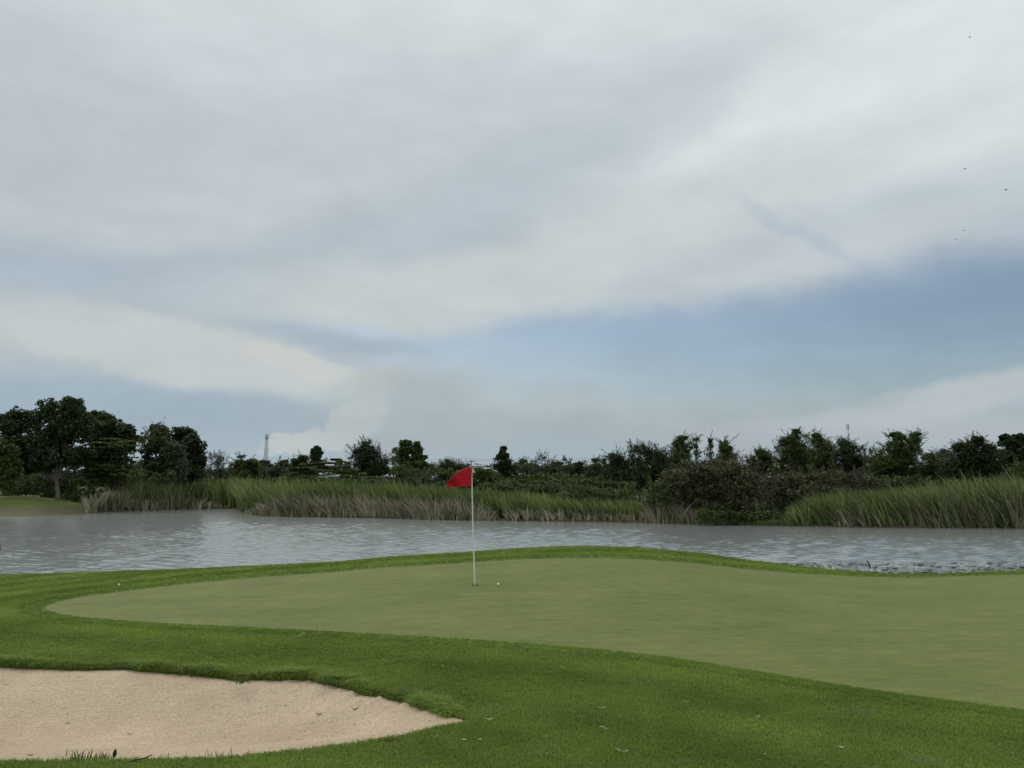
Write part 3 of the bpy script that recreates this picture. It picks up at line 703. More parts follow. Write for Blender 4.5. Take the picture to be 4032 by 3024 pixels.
def tree(name, label, Y, base, lobes, style='dense', mat='mid', fork=.35, trunk_r=.13, bark=None, cat='tree', group=None, thick=1.0, dens=1.0, extra=None, skirt=True):
    rng = np.random.default_rng(abs(hash(label)) % 2**31 if False else sum(ord(c)*(i+1) for i, c in enumerate(label)))
    bx = at(base, 1990, Y)[0]; bz = tz(bx, Y); b = np.array([bx, Y, bz])
    o = empty(name, b, label, cat, group)
    crown = MB(); wood = MB()
    if style in ('spiky', 'dense', 'ball', 'far'):
        lobes = list(lobes); brid = []
        for i, l in enumerate(lobes):
            lower = [m for m in lobes if m[1] > l[1]+8]
            if lower:
                m = min(lower, key=lambda m: math.hypot((m[0]-l[0]), (m[1]-l[1]))); brid.append(((l[0]+m[0])/2, (l[1]+m[1])/2+4, (l[2]+m[2])*.36, (l[3]+m[3])*.36))
        lobes += brid
    cs = np.array([at(l[0], l[1], Y) for l in lobes]); low = min(at(l[0], l[1]+l[3], Y)[2] for l in lobes)
    cm = cs.mean(0); fz = bz + max(.4, (cm[2]-bz)*fork); root = np.array([bx+(cm[0]-bx)*.25, Y, fz])
    tt = np.linspace(0, 1, 6)[:, None]; path = b*(1-tt)+root*tt + rng.normal(0, .03, (6, 3))*np.array([1, 1, 0]); path[0] = b-[0, 0, .15]
    rr = trunk_r*np.array([1.5, 1.1, 1, .95, .9, .85]); wood.tube(path, rr, 8)
    crown_from(lobes, Y, style, rng, crown, wood, root, thick, dens, .12 if trunk_r > .1 else .035)
    if skirt and style != 'thin':
        xx = min(l[0]-l[2]*.55 for l in lobes); xe = max(l[0]+l[2]*.55 for l in lobes); hull = []
        while xx < xe:
            cov_ = [l[1]-l[3]*math.sqrt(max(0, 1-((xx-l[0])/l[2])**2)) for l in lobes if abs(xx-l[0]) < l[2]]
            if cov_:
                yy = min(cov_)+34
                while yy < 1880: hull.append((xx+rng.uniform(-8, 8), yy+rng.uniform(-5, 8), 32, 26)); yy += 40
            xx += 38
        if hull and style != 'flat': crown_from(hull, Y+.4, style, rng, crown, wood, None, thick, .55)
        xa = min(l[0]-l[2]*.7 for l in lobes); xb = max(l[0]+l[2]*.7 for l in lobes); yb = max(l[1]+l[3]*.5 for l in lobes)
        sk = []; yy = yb
        while yy < 1885:
            xx = xa + 15
            while xx < xb: sk.append((xx+rng.uniform(-8, 8), yy+rng.uniform(-6, 10), 34, 22)); xx += 44
            yy += 30
        if sk: crown_from(sk, Y+rng.uniform(0, 1.5), 'scrub' if style != 'flat' else style, rng, crown, wood, None, thick, .8)
    if extra: crown_from(extra[1], Y, extra[0], rng, crown, wood, root, thick, dens)
    N_LEAF[0] += crown.n//4
    wood.build('trunk', bark or BARK, o, loc=b); crown.build('crown', LM[mat], o, loc=b)
    return o
def bush(name, label, Y, lobes, style='scrub', mat='mid', group=None, cat='bush', **k):
    return tree(name, label, Y, lobes[0][0], lobes, style, mat, fork=.3, trunk_r=.045, cat=cat, group=group, skirt=False, **k)

# left bank
tree('broadleaf_tree', 'large dark spreading tree on the grassy bank at the left edge of the pond', 71, 228,
     [(90, 1660, 95, 55), (60, 1770, 90, 70), (170, 1760, 95, 80), (215, 1610, 75, 55), (285, 1590, 50, 35), (300, 1690, 80, 75), (240, 1700, 70, 60),
      (225, 1800, 110, 55), (40, 1690, 45, 45), (335, 1640, 32, 22), (130, 1830, 80, 40), (310, 1790, 70, 45)], 'ball', 'dark', fork=.30, trunk_r=.20, bark=BARK_PALE, dens=1.15, skirt=False)
tree('broadleaf_tree', 'dark tree with knobbly crown just right of the large spreading tree', 78, 430,
     [(400, 1650, 55, 42), (440, 1690, 75, 50), (490, 1690, 40, 28), (470, 1740, 70, 50), (400, 1740, 60, 60), (530, 1725, 26, 18), (400, 1830, 80, 70)], 'ball', 'dark', dens=.9)
tree('broadleaf_tree', 'olive green tree with layered boughs in front of the dark left trees', 73, 470,
     [(430, 1745, 80, 32), (500, 1755, 60, 30), (380, 1790, 70, 28), (460, 1800, 85, 35), (520, 1850, 40, 50), (440, 1850, 70, 35)], 'flat', 'mid', thick=.9, dens=1.1)
bush('broad_bush', 'low layered green bush under the left trees behind the reeds', 72.5, [(395, 1845, 70, 22), (350, 1825, 40, 12), (420, 1880, 55, 26), (340, 1870, 45, 30)], 'flat', 'light', thick=.8)
tree('broadleaf_tree', 'olive tree with feathery top left of the rounded dark tree', 77, 640,
     [(625, 1690, 40, 30), (610, 1745, 60, 55), (680, 1770, 60, 50), (620, 1830, 80, 50), (700, 1840, 50, 50)], 'dense', 'olive')
tree('broadleaf_tree', 'rounded dark tree closing the right end of the left tree group', 80, 735,
     [(720, 1705, 45, 35), (755, 1745, 45, 50), (700, 1760, 50, 60), (770, 1800, 38, 50), (735, 1850, 75, 50), (790, 1815, 22, 30)], 'ball', 'dark', dens=1.25)
tree('broadleaf_tree', 'green leafy tree cut off by the left edge of the picture', 68, -40,
     [(-60, 1760, 90, 70), (10, 1790, 60, 45), (40, 1830, 50, 40), (-20, 1850, 70, 60), (20, 1900, 45, 40)], 'ball', 'mid')
bush('shrub', 'rounded grey green shrub at the foot of the dark left trees', 69.5, [(545, 1872, 38, 30), (520, 1885, 28, 22)], 'scrub', 'mid')
bush('shrub', 'small twin topped shrub at the foot of the rounded dark tree', 70.5, [(615, 1882, 22, 26), (650, 1890, 22, 18), (678, 1875, 12, 22)], 'scrub', 'olive')
bush('shrub', 'leafy low shrub behind the grassy bank at far left', 74.0, [(60, 1925, 60, 45), (120, 1920, 55, 40), (10, 1940, 50, 40)], 'scrub', 'herb')
bush('shrub', 'pale green shrub beside the trunk of the large spreading tree', 73.5, [(170, 1905, 50, 40), (240, 1900, 45, 38), (200, 1945, 60, 28), (280, 1930, 45, 30)], 'scrub', 'olive')
bush('shrub', 'dark low shrub between the bank and the left reeds', 72.5, [(290, 1965, 45, 28), (330, 1955, 45, 35)], 'scrub', 'mid')

# middle distance, left of the flag
tree('bare_topped_tree', 'grey twiggy tree beside the rounded dark tree', 105, 850, [(835, 1830, 45, 38), (880, 1845, 40, 32), (860, 1800, 28, 14)], 'thin', 'haze', extra=('scrub', [(840, 1870, 60, 30), (890, 1870, 40, 25)]))
tree('round_tree', 'rounded green tree with a small sprig on its top left of the tower', 92, 968,
     [(968, 1840, 52, 36), (950, 1825, 30, 22), (990, 1825, 32, 22), (960, 1870, 55, 25), (1000, 1870, 35, 25)], 'dense', 'light', extra=('thin', [(950, 1797, 20, 9)]))
tree('flat_topped_tree', 'flat topped distant tree right of the tower foot', 175, 1040, [(1040, 1820, 22, 7), (1045, 1832, 30, 9)], 'far', 'haze')
tree('umbrella_tree', 'small umbrella shaped distant tree on the horizon', 170, 1120, [(1120, 1818, 16, 7), (1110, 1828, 22, 4), (1140, 1832, 18, 6)], 'far', 'olive')
tree('hazy_tree', 'low grey green tree below the tower', 130, 1060, [(1040, 1860, 45, 22), (1090, 1855, 45, 24), (1140, 1860, 40, 22)], 'far', 'haze')
tree('rain_tree', 'wide low tree with layered flat boughs behind the dry reeds', 76, 1300,
     [(1180, 1880, 80, 30), (1280, 1870, 110, 34), (1390, 1880, 100, 26), (1200, 1845, 65, 20), (1290, 1838, 80, 22), (1360, 1850, 60, 18), (1470, 1895, 80, 18), (1240, 1905, 120, 20), (1500, 1905, 50, 14)], 'flat', 'mid', thick=.6, dens=1.3)
tree('tall_shrub_tree', 'rounded treetops left of the vine covered trunk', 96, 1195, [(1195, 1805, 24, 17), (1162, 1817, 18, 14), (1180, 1825, 30, 15)], 'dense', 'light')
tree('vine_covered_tree', 'dark vine covered tree like a tall knob above the wide layered tree', 94, 1245,
     [(1250, 1766, 13, 12), (1236, 1778, 14, 14), (1262, 1782, 10, 9), (1244, 1800, 22, 18), (1250, 1822, 28, 14)], 'dense', 'dark', dens=1.2)
tree('umbrella_tree', 'thin flat bough tree just right of the dark knob shaped tree', 98, 1320, [(1322, 1809, 24, 4), (1342, 1818, 18, 4), (1315, 1824, 36, 10)], 'flat', 'mid')
bush('shrub', 'small rounded bush on the skyline left of the dark spiky tree', 100, [(1368, 1826, 11, 9), (1366, 1840, 16, 10)], 'dense', 'mid')
tree('spiky_tree', 'dark tree with ragged spiky top left of the twin crowned tree', 88, 1440,
     [(1440, 1750, 24, 18), (1420, 1785, 38, 30), (1478, 1775, 20, 22), (1450, 1810, 60, 35), (1500, 1825, 35, 30), (1420, 1840, 30, 30), (1480, 1855, 60, 22)], 'spiky', 'dark', dens=1.1)
tree('slim_tree', 'small thin tree between the spiky tree and the twin crowned tree', 100, 1550, [(1548, 1806, 14, 10), (1552, 1825, 18, 13)], 'thin', 'mid')
tree('twin_crown_tree', 'tall tree with two rounded crowns left of the flag', 86, 1620,
     [(1598, 1747, 25, 16), (1594, 1772, 28, 20), (1590, 1800, 22, 16), (1641, 1750, 15, 16), (1640, 1778, 25, 18), (1650, 1805, 32, 18), (1655, 1830, 38, 18), (1610, 1835, 40, 18)], 'ball', 'mid', dens=1.1)
bush('shrub', 'broad green shrubs under the twin crowned tree', 80, [(1590, 1860, 50, 30), (1640, 1870, 50, 28), (1560, 1850, 30, 20)], 'scrub', 'mid')
bush('shrub', 'olive shrub left of the flag behind the reeds', 74, [(1640, 1890, 50, 24), (1700, 1880, 45, 30)], 'scrub', 'olive')
bush('shrub', 'dark dense shrub directly behind the flag', 75, [(1760, 1870, 45, 34), (1820, 1880, 45, 36), (1850, 1905, 40, 24)], 'dense', 'mid')
tree('far_tree', 'dark flat crowned tree on the skyline above the flag', 120, 1770, [(1770, 1830, 38, 14), (1762, 1815, 14, 8), (1808, 1838, 30, 14), (1740, 1840, 22, 12)], 'spiky', 'olive')
bush('shrub', 'low skyline shrub with pale leaves left of the flag', 115, [(1698, 1835, 18, 10), (1710, 1850, 26, 14)], 'scrub', 'olive')
# right of the flag
tree('lime_tree', 'yellow green leafy tree just right of the flag in front of the white building', 84, 1900, [(1890, 1858, 30, 20), (1925, 1862, 30, 18), (1905, 1885, 50, 22), (1950, 1880, 30, 22)], 'dense', 'light')
tree('vine_covered_tree', 'vine wrapped column of a tree standing alone right of the flag', 86, 1985,
     [(1983, 1768, 14, 11), (1975, 1783, 10, 10), (1985, 1795, 20, 16), (1990, 1820, 26, 18), (1990, 1845, 34, 18), (2000, 1870, 42, 22)], 'dense', 'dark', dens=1.3)
tree('spindly_tree', 'spindly tree with upright bare twigs right of the vine wrapped column', 96, 2130,
     [(2135, 1800, 22, 18), (2110, 1820, 25, 18), (2155, 1825, 22, 20)], 'thin', 'olive', extra=('scrub', [(2125, 1850, 50, 24), (2070, 1845, 40, 22)]))
tree('far_tree', 'low leafy tree between the vine wrapped column and the spindly tree', 105, 2055, [(2060, 1815, 18, 9), (2045, 1830, 28, 14), (2085, 1835, 25, 14)], 'scrub', 'mid')
tree('far_tree', 'distant dark tree behind the spindly tree near the power lines', 150, 2200, [(2195, 1830, 30, 14), (2180, 1848, 40, 16)], 'far', 'olive')
tree('spindly_tree', 'thin twiggy tree between two power poles', 110, 2235, [(2222, 1808, 12, 10), (2240, 1818, 18, 12)], 'thin', 'olive', extra=('scrub', [(2232, 1845, 40, 20)]))
tree('far_tree', 'dark rounded tree beside the middle power pole', 112, 2285, [(2282, 1828, 22, 14), (2270, 1850, 40, 22), (2310, 1855, 30, 18)], 'dense', 'dark')
tree('far_tree', 'small leafy tree left of the large dark thicket', 104, 2345, [(2345, 1812, 20, 12), (2340, 1835, 30, 16), (2360, 1858, 34, 20)], 'scrub', 'olive')
tree('thicket_tree', 'large dark leafy tree in the middle of the far bank', 74, 2520,
     [(2420, 1800, 38, 22), (2450, 1835, 60, 40), (2520, 1770, 45, 28), (2590, 1790, 35, 30), (2560, 1840, 75, 50), (2500, 1880, 80, 40), (2410, 1880, 40, 36), (2600, 1880, 50, 40), (2620, 1830, 40, 30)], 'spiky', 'dark', dens=1.25)
tree('spiky_tree', 'tree with open spreading twigs on top right of the large dark tree', 80, 2690,
     [(2685, 1725, 24, 12), (2665, 1748, 25, 14), (2700, 1758, 32, 20), (2680, 1790, 48, 30), (2650, 1830, 55, 35)], 'spiky', 'mid')
tree('slim_tree', 'slim pointed treetop between the spreading tree and the cone shaped tree', 84, 2742, [(2742, 1730, 13, 14), (2740, 1755, 17, 16), (2745, 1785, 24, 20)], 'thin', 'olive', dens=1.6)
tree('slim_tree', 'narrow spire shaped tree touching the cone shaped tree', 83, 2798, [(2797, 1735, 7, 15), (2797, 1758, 14, 14), (2795, 1785, 22, 20)], 'thin', 'olive', dens=1.6)
tree('conical_tree', 'bushy cone shaped tree behind the brown scrub', 80, 2860, [(2850, 1748, 22, 18), (2862, 1775, 34, 22), (2865, 1800, 42, 22), (2840, 1815, 40, 18)], 'spiky', 'mid', dens=1.2)
tree('far_tree', 'leafy low tree right of the gap with the power pole', 78, 2990, [(2995, 1780, 24, 14), (3020, 1795, 32, 20), (2960, 1812, 28, 16), (3000, 1825, 55, 20)], 'spiky', 'olive')
tree('thicket_tree', 'tallest tree of the right bank with a leaning spiky top', 72, 3130,
     [(3135, 1700, 18, 13), (3120, 1722, 24, 16), (3090, 1740, 26, 20), (3130, 1760, 48, 32), (3150, 1800, 70, 40), (3090, 1800, 40, 34)], 'spiky', 'mid', dens=1.15)
tree('thicket_tree', 'dark bushy tree right of the tallest tree with a small peak', 74, 3230, [(3215, 1718, 20, 14), (3225, 1745, 38, 22), (3260, 1765, 35, 22), (3230, 1800, 60, 40)], 'spiky', 'mid', dens=1.15)
tree('thicket_tree', 'dark tree with pointed top below the slender right tower', 76, 3330, [(3320, 1745, 28, 18), (3350, 1765, 35, 24), (3320, 1800, 60, 40), (3370, 1820, 40, 36)], 'spiky', 'dark', dens=1.2)
tree('spindly_tree', 'thin twiggy sapling between the tower tree and the twin peaked tree', 80, 3410, [(3402, 1765, 14, 16), (3435, 1775, 16, 18)], 'thin', 'mid', extra=('scrub', [(3410, 1815, 45, 32), (3450, 1810, 36, 30)]))
tree('twin_peaked_tree', 'dark tree with two feathery peaks right of centre of the right bank', 72, 3560,
     [(3525, 1712, 28, 12), (3550, 1725, 22, 16), (3605, 1712, 20, 12), (3600, 1738, 30, 22), (3520, 1765, 50, 30), (3590, 1775, 45, 30), (3540, 1820, 90, 44), (3470, 1830, 50, 36)], 'spiky', 'mid', dens=1.15)
tree('hazy_tree', 'pale rounded distant tree in the gap of the right bank', 115, 3722, [(3722, 1778, 24, 12), (3715, 1795, 34, 16)], 'scrub', 'haze')
tree('thicket_tree', 'low green tree in the dip between the twin peaked and the domed tree', 74, 3680, [(3660, 1800, 30, 20), (3690, 1825, 55, 30), (3640, 1850, 50, 34), (3700, 1870, 60, 30)], 'scrub', 'mid')
tree('domed_tree', 'broad domed dark tree with wiry twigs on top near the right edge', 66, 3840,
     [(3850, 1728, 24, 12), (3830, 1750, 40, 20), (3780, 1760, 38, 18), (3890, 1765, 40, 22), (3830, 1810, 100, 50), (3900, 1830, 60, 45), (3770, 1850, 60, 40), (3840, 1870, 90, 36)], 'spiky', 'dark', dens=1.25)
tree('broadleaf_tree', 'dark large leaved tree with rounded clumps at the right edge', 76, 4010,
     [(3965, 1722, 22, 14), (4010, 1720, 28, 16), (3990, 1750, 45, 26), (4050, 1745, 40, 30), (4000, 1790, 55, 30), (4070, 1800, 50, 40)], 'ball', 'dark', dens=1.15)
bush('shrub', 'fresh green bush at the right edge above the tall reeds', 62, [(4010, 1850, 60, 36), (4060, 1880, 60, 40), (3980, 1885, 45, 28)], 'scrub', 'mid')
# brown scrub on the shore
bush('brown_bush', 'big domed brown leaved bush on the shore left of the green reeds', 52,
     [(2740, 1850, 95, 50), (2830, 1850, 110, 55), (2680, 1900, 90, 60), (2780, 1920, 130, 70), (2900, 1910, 110, 70), (2800, 1990, 130, 55), (2920, 1985, 100, 60), (2990, 1900, 70, 50), (2720, 1970, 90, 50), (2860, 1880, 100, 50)], 'scrub', 'brown', thick=.7, dens=1.5)
bush('brown_bush', 'lower brown leaved bush right of the big domed one', 53.5,
     [(3140, 1900, 80, 45), (3060, 1920, 80, 60), (3230, 1895, 80, 45), (3180, 1950, 100, 55), (3060, 1990, 80, 50)], 'scrub', 'brown', thick=.7, dens=1.4)
bush('brown_bush', 'brown leaved bush rising behind the green reeds', 56,
     [(3310, 1885, 70, 44), (3390, 1900, 60, 44), (3330, 1940, 110, 50), (3460, 1915, 50, 34)], 'scrub', 'brown', thick=.7)
bush('brown_bush', 'small brown bush at the right end of the brown scrub', 57, [(3520, 1898, 40, 26), (3560, 1915, 40, 26), (3590, 1890, 30, 20)], 'scrub', 'brown', thick=.7)
bush('shrub', 'bright green shrub leaning on the left flank of the big brown bush', 51.5, [(2590, 1930, 45, 36), (2560, 1970, 50, 36), (2620, 1960, 50, 50), (2650, 1895, 30, 30)], 'scrub', 'herb', thick=.8)
bush('shrub', 'dark green shrub at the waterline under the big brown bush', 49.3, [(2790, 2025, 60, 30), (2870, 2030, 60, 26), (2950, 2030, 60, 26), (3030, 2030, 50, 28)], 'scrub', 'mid', thick=.7)
bush('creeper_mound', 'mound of creeping herbs behind the reeds right of the flag', 60, [(2080, 1930, 80, 24), (2180, 1925, 80, 26), (2000, 1915, 60, 22)], 'scrub', 'herb', thick=.8)
bush('creeper_mound', 'mound of creeping herbs between the flag and the brown bush', 58, [(2290, 1935, 80, 30), (2380, 1945, 80, 34), (2460, 1950, 70, 34), (2240, 1955, 90, 24)], 'scrub', 'herb', thick=.8)
print('trees', time.time()-T0, 'leaves', N_LEAF[0])

# distant woods and undergrowth: masses nobody could count
def mass(name, label, Y, tops, mat, style, ry, rngseed, step, bottom=40):
    rng = np.random.default_rng(rngseed); crown = MB(); wood = MB(); xs_ = [t[0] for t in tops]; ysx = [t[1] for t in tops]; lob = []
    x = xs_[0]
    while x < xs_[-1]:
        t = np.interp(x, xs_, ysx)+rng.normal(0, ry*.25); r = ry*rng.uniform(.7, 1.3); lob.append((x, t+r, r*rng.uniform(1.2, 2.2), r))
        if bottom: lob.append((x+rng.uniform(-.5, .5)*step, t+r+bottom*.6, r*2, bottom*.5))
        x += step*rng.uniform(.7, 1.3)
    for l in lob: crown_from([l], Y+rng.uniform(-3, 3)*Y/90, style, rng, crown, wood, None, .8)
    o = crown.build(name, LM[mat]); tag(o, label, None, None, 'stuff'); N_LEAF[0] += crown.n//4
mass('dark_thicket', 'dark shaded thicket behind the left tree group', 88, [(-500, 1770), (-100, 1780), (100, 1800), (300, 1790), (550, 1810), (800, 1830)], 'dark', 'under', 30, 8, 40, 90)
mass('distant_woods', 'far-off hazy woods along the horizon', 300, [(-300, 1845), (700, 1850), (1100, 1835), (1300, 1840), (1700, 1840), (1960, 1822), (2080, 1830), (2350, 1826), (2600, 1840), (3500, 1840), (4400, 1830)], 'haze', 'wood', 18, 3, 24, 60)
mass('undergrowth', 'tangled low undergrowth behind the reeds', 84, [(-300, 1850), (600, 1880), (1000, 1880), (1500, 1885), (1900, 1880), (2100, 1862), (2400, 1870), (2800, 1840), (3400, 1830), (4032, 1830), (4500, 1820)], 'mid', 'under', 22, 4, 30, 80)
mass('weed_thicket', 'dark weedy thicket behind the brown bushes and right reeds', 63, [(2560, 1905), (2700, 1880), (3400, 1880), (3700, 1890), (4032, 1890), (4500, 1880)], 'mid', 'under', 16, 9, 28, 70)
mass('reed_meadow', 'grassy green rise behind the creeping herbs right of the flag', 66, [(1900, 1902), (2100, 1888), (2300, 1888), (2480, 1900)], 'herb', 'scrub', 12, 5, 26, 30)

# ------------------------------------------------------------------ reeds
def blades(name, label, n, x0, x1, d0, d1, top, mat, hfun, lean=(-.35, .12), width=.051, chaos=.12, seed=1, curve=1.6, tint=(.5, .25), bias=1.0):
    """leaf blades rooted on the far shore between pixel columns x0..x1, d0..d1 metres behind the waterline"""
    rng = np.random.default_rng(seed); nc = max(8, n//9); cpx = rng.uniform(x0, x1, nc); coff = rng.uniform(0, 1, nc)**bias
    dens = (vnoise(cpx, cpx*0, 1/130., seed+50)+1); kp = rng.uniform(0, 1, nc) < .45+.55*np.clip(dens, 0, 1); cpx, coff = cpx[kp], coff[kp]; nc = len(cpx)
    ci = rng.integers(0, nc, int(n*nc/max(8, n//9))); n = len(ci); spread = rng.normal(0, 1, n); px = cpx[ci]+spread*4.5
    chh = rng.normal(1, .16, nc)[ci]; cln = rng.normal(0, .17, nc)[ci]; ctt = rng.normal(0, .17, nc)[ci]
    off = np.maximum(.02, d0+(d1-d0)*coff[ci]+rng.normal(0, .12, n)); u = (px-2016)/F_PX/1.012; y = shore_y(u)+off
    x = u*y; z = terrain(x, y)
    keep = z > WATER_Z-.12; x, y, z, px, off = x[keep], y[keep], z[keep], px[keep], off[keep]; n = len(x); spread, chh, cln, ctt = spread[keep], chh[keep], cln[keep], ctt[keep]
    ztop = EYE - (np.interp(px, [t[0] for t in top], [t[1] for t in top])-1895.5)/F_PX*y*1.0
    cl = vnoise(px, off*30, 1/34., seed+70)*1.6; h = np.maximum(.25, (ztop-z))*hfun(off, px, rng, n)*(1+.10*cl)*chh
    lx = rng.normal(lean[0], lean[1], n)+cln+spread*.08; ly = rng.normal(0, .12, n); ch = rng.normal(0, chaos, (n, 2))
    tip = np.column_stack([(lx+ch[:, 0])*h, (ly+ch[:, 1])*h, h*np.sqrt(np.clip(1-(lx*.6)**2, .4, 1))])
    base = np.column_stack([x, y, z-.05]); ts = np.array([0, .38, .72, 1.0]); hor = np.power(ts, curve)
    ang = rng.uniform(-.9, .9, n); w = width*rng.uniform(.6, 1.4, n); side = np.column_stack([np.cos(ang), np.sin(ang), np.zeros(n)])*w[:, None]*.5
    rows = [base+tip*np.array([hor[k], hor[k], 1 if k == 0 else 1])*np.array([1, 1, 0]) + np.column_stack([np.zeros(n), np.zeros(n), tip[:, 2]*(ts[k] if k < 3 else .97)]) for k in range(4)]
    wk = [1, .95, .65]; V = np.stack([r for k in range(3) for r in (rows[k]-side*wk[k], rows[k]+side*wk[k])]+[rows[3]], 1)
    o = np.arange(n)[:, None]*7; q = np.concatenate([o+[0, 1, 3, 2], o+[2, 3, 5, 4]]); t3 = o+[4, 5, 6]
    t = np.clip(rng.normal(tint[0], tint[1], n)+ctt+.22*vnoise(px, off*40, 1/60., seed+90), 0, 1); c = np.repeat(np.column_stack([t, t, t]), 7, 0)
    mb = MB(); mb.add(V.reshape(-1, 3), q, t3, c); ob = mb.build(name, LM[mat]); tag(ob, label, None, None, 'stuff'); return ob
def h_mix(lo, hi): return lambda off, px, r, n: r.uniform(lo, hi, n)
TOP_L = [(350, 1992), (430, 1955), (540, 1900), (600, 1895), (900, 1893), (1010, 1890)]
blades('reed_bed', 'tall green reeds lining the left bay of the pond', 14000, 350, 1060, .5, 10, TOP_L, 'reed', h_mix(.72, 1.04), lean=(-.15, .1), width=.085, seed=11, tint=(.55, .25))
blades('dry_reeds', 'dry straw coloured reeds at the waterline of the left bay', 2400, 350, 900, .1, 1.6, [(330, 1950), (480, 1925), (600, 1960), (700, 1935), (820, 1965), (900, 1990)], 'dry', h_mix(.5, 1.05), lean=(-.1, .25), width=.076, seed=12, tint=(.35, .25))
TOP_M = [(985, 1990), (1030, 1930), (1090, 1900), (1300, 1895), (1500, 1905), (1700, 1918), (1850, 1925), (2050, 1935), (2250, 1955), (2450, 1965), (2620, 1985)]
blades('reed_bed', 'tall green reeds leaning left on the middle of the far bank', 30000, 990, 2640, .8, 8, TOP_M, 'reed', h_mix(.68, 1.05), lean=(-.30, .12), width=.076, seed=13, tint=(.42, .25))
blades('dry_reeds', 'tangled dry reeds on the far bank left of the flag', 15000, 975, 1900, .05, 2.6, [(975, 2025), (1010, 1985), (1080, 1960), (1180, 1945), (1400, 1950), (1500, 1955), (1650, 1955), (1800, 1960), (1900, 1990)], 'dry', h_mix(.25, 1.12), lean=(-.15, .38), width=.068, chaos=.2, seed=14, tint=(.38, .28))
blades('dry_reeds', 'few dry reed stalks among green reeds right of the flag', 1000, 1900, 2560, .05, 1.3, [(1900, 1990), (2000, 2000), (2130, 1990), (2300, 2010), (2560, 2010)], 'dry', h_mix(.35, 1.05), lean=(-.1, .3), width=.068, seed=15, tint=(.35, .25))
blades('dry_reeds', 'dry reed clump at the waterline left of the dark shore shrub', 2400, 2530, 2770, .1, 1.6, [(2500, 2010), (2570, 1975), (2640, 1975), (2740, 2000), (2790, 2040)], 'dry', h_mix(.4, 1.08), lean=(-.05, .22), width=.059, seed=16, tint=(.3, .25))
TOP_R = [(3080, 2030), (3150, 1985), (3220, 1955), (3330, 1940), (3450, 1930), (3600, 1925), (3700, 1915), (3800, 1900), (3900, 1895), (4032, 1888), (4900, 1860)]
blades('reed_bed', 'tall bright green reeds leaning left on the right bank', 26000, 3080, 4500, .1, 6.5, TOP_R, 'reed', h_mix(.4, 1.08), lean=(-.42, .17), width=.071, seed=17, tint=(.42, .3), curve=1.35)
blades('dry_reeds', 'pale dry reeds mixed into the reeds at the right edge', 15000, 3290, 4500, .05, 4.5, [(3290, 2000), (3400, 1965), (3600, 1955), (3700, 1925), (3900, 1905), (4500, 1890)], 'dry', h_mix(.25, 1.05), lean=(-.42, .24), width=.057, seed=18, tint=(.28, .25), curve=1.35)
blades('shore_grass', 'low green grass along the waterline under the brown bushes', 3500, 2600, 3150, .05, 1.2, [(2600, 2035), (3150, 2040)], 'reed', h_mix(.3, 1.1), lean=(-.2, .3), width=.059, seed=19, tint=(.3, .2))
blades('bank_grass_edge', 'rough grass between the grassy bank and the left reeds', 2500, 250, 420, 6, 12, [(250, 1985), (420, 1970)], 'reed', h_mix(.4, 1.05), lean=(-.1, .2), width=.05, seed=21, tint=(.25, .2))
print('reeds', time.time()-T0)
# ------------------------------------------------------------------ flagstick, cup and balls
WHITE = simple_mat('white_paint', (.86, .84, .80), .35, var=.05)
FLAG = simple_mat('red_cloth', (.56, .014, .030), .75, var=.12, vscale=30, spec=.2)
HEM = simple_mat('pale_thread', (.60, .32, .30), .8)
CUPM = simple_mat('cup_liner', (.55, .55, .52), .5); SOIL = simple_mat('cup_soil', (.030, .024, .015), .95, bump=.01)
gz = cup_c[2]-.004
base = np.array([cup_c[0], cup_c[1], gz-.12]); top = at(1857, 1836, cup_c[1]+.02)
fs = empty('flagstick', (base[0], base[1], gz), 'white flagstick with red flag standing in the hole on the green', 'flagstick')
mb = MB(); tt = np.linspace(0, 1, 12)[:, None]; bow = np.sin(np.pi*tt)*np.array([[-.006, 0, 0]])
mb.tube(base*(1-tt)+top*tt+bow, np.linspace(.0122, .0095, 12), 12); mb.build('pole', WHITE, fs, loc=(base[0], base[1], gz), smooth=True)
def flag_pts(px, py, Y): return at(px, py, Y)
ns, ntt = 26, 16; topx = [1859, 1845, 1825, 1806, 1788, 1774, 1762]; topy = [1840, 1841, 1846, 1856, 1870, 1884, 1897]
sx = np.linspace(0, 1, ns); grid = []
for s_ in sx:
    X = 1859+(1762-1859)*s_; tpy = np.interp(-X, [-a for a in topx], topy); bpy_ = 1912+7*s_ + 1.2*math.sin(s_*7)
    for t_ in np.linspace(0, 1, ntt):
        Yd = cup_c[1]+.02+.030*math.sin(s_*7.5+t_*2.2)*s_**.6 + .018*math.sin(s_*13+t_*5)*s_ - .05*s_*(1-t_)
        grid.append(at(X+2.0*t_*(1-s_), tpy+(bpy_-tpy)*t_, Yd))
grid = np.array(grid); n_ = len(grid)
off = np.array([0, .0015, 0]); q = []
for i in range(ns-1):
    for j in range(ntt-1):
        a = i*ntt+j; q.append((a, a+1, a+ntt+1, a+ntt)); q.append((n_+a, n_+a+ntt, n_+a+ntt+1, n_+a+1))
def rim(seq):
    for a, b in zip(seq[:-1], seq[1:]): q.append((a, b, n_+b, n_+a))
rim([i*ntt for i in range(ns)]); rim([i*ntt+ntt-1 for i in range(ns)]); rim(list(range(ntt))); rim([(ns-1)*ntt+j for j in range(ntt)])
mb = MB(); mb.add(np.vstack([grid-off, grid+off]), q); fl = mb.build('flag', FLAG, fs, loc=(base[0], base[1], gz), smooth=True)
mb = MB(); mb.tube(grid[0::ntt][5:]-[0, .002, 0], .0022, 5); hm = mb.build('hem', HEM, fl, smooth=True); hm.data.transform(Matrix.Translation((-base[0], -base[1], -gz)))
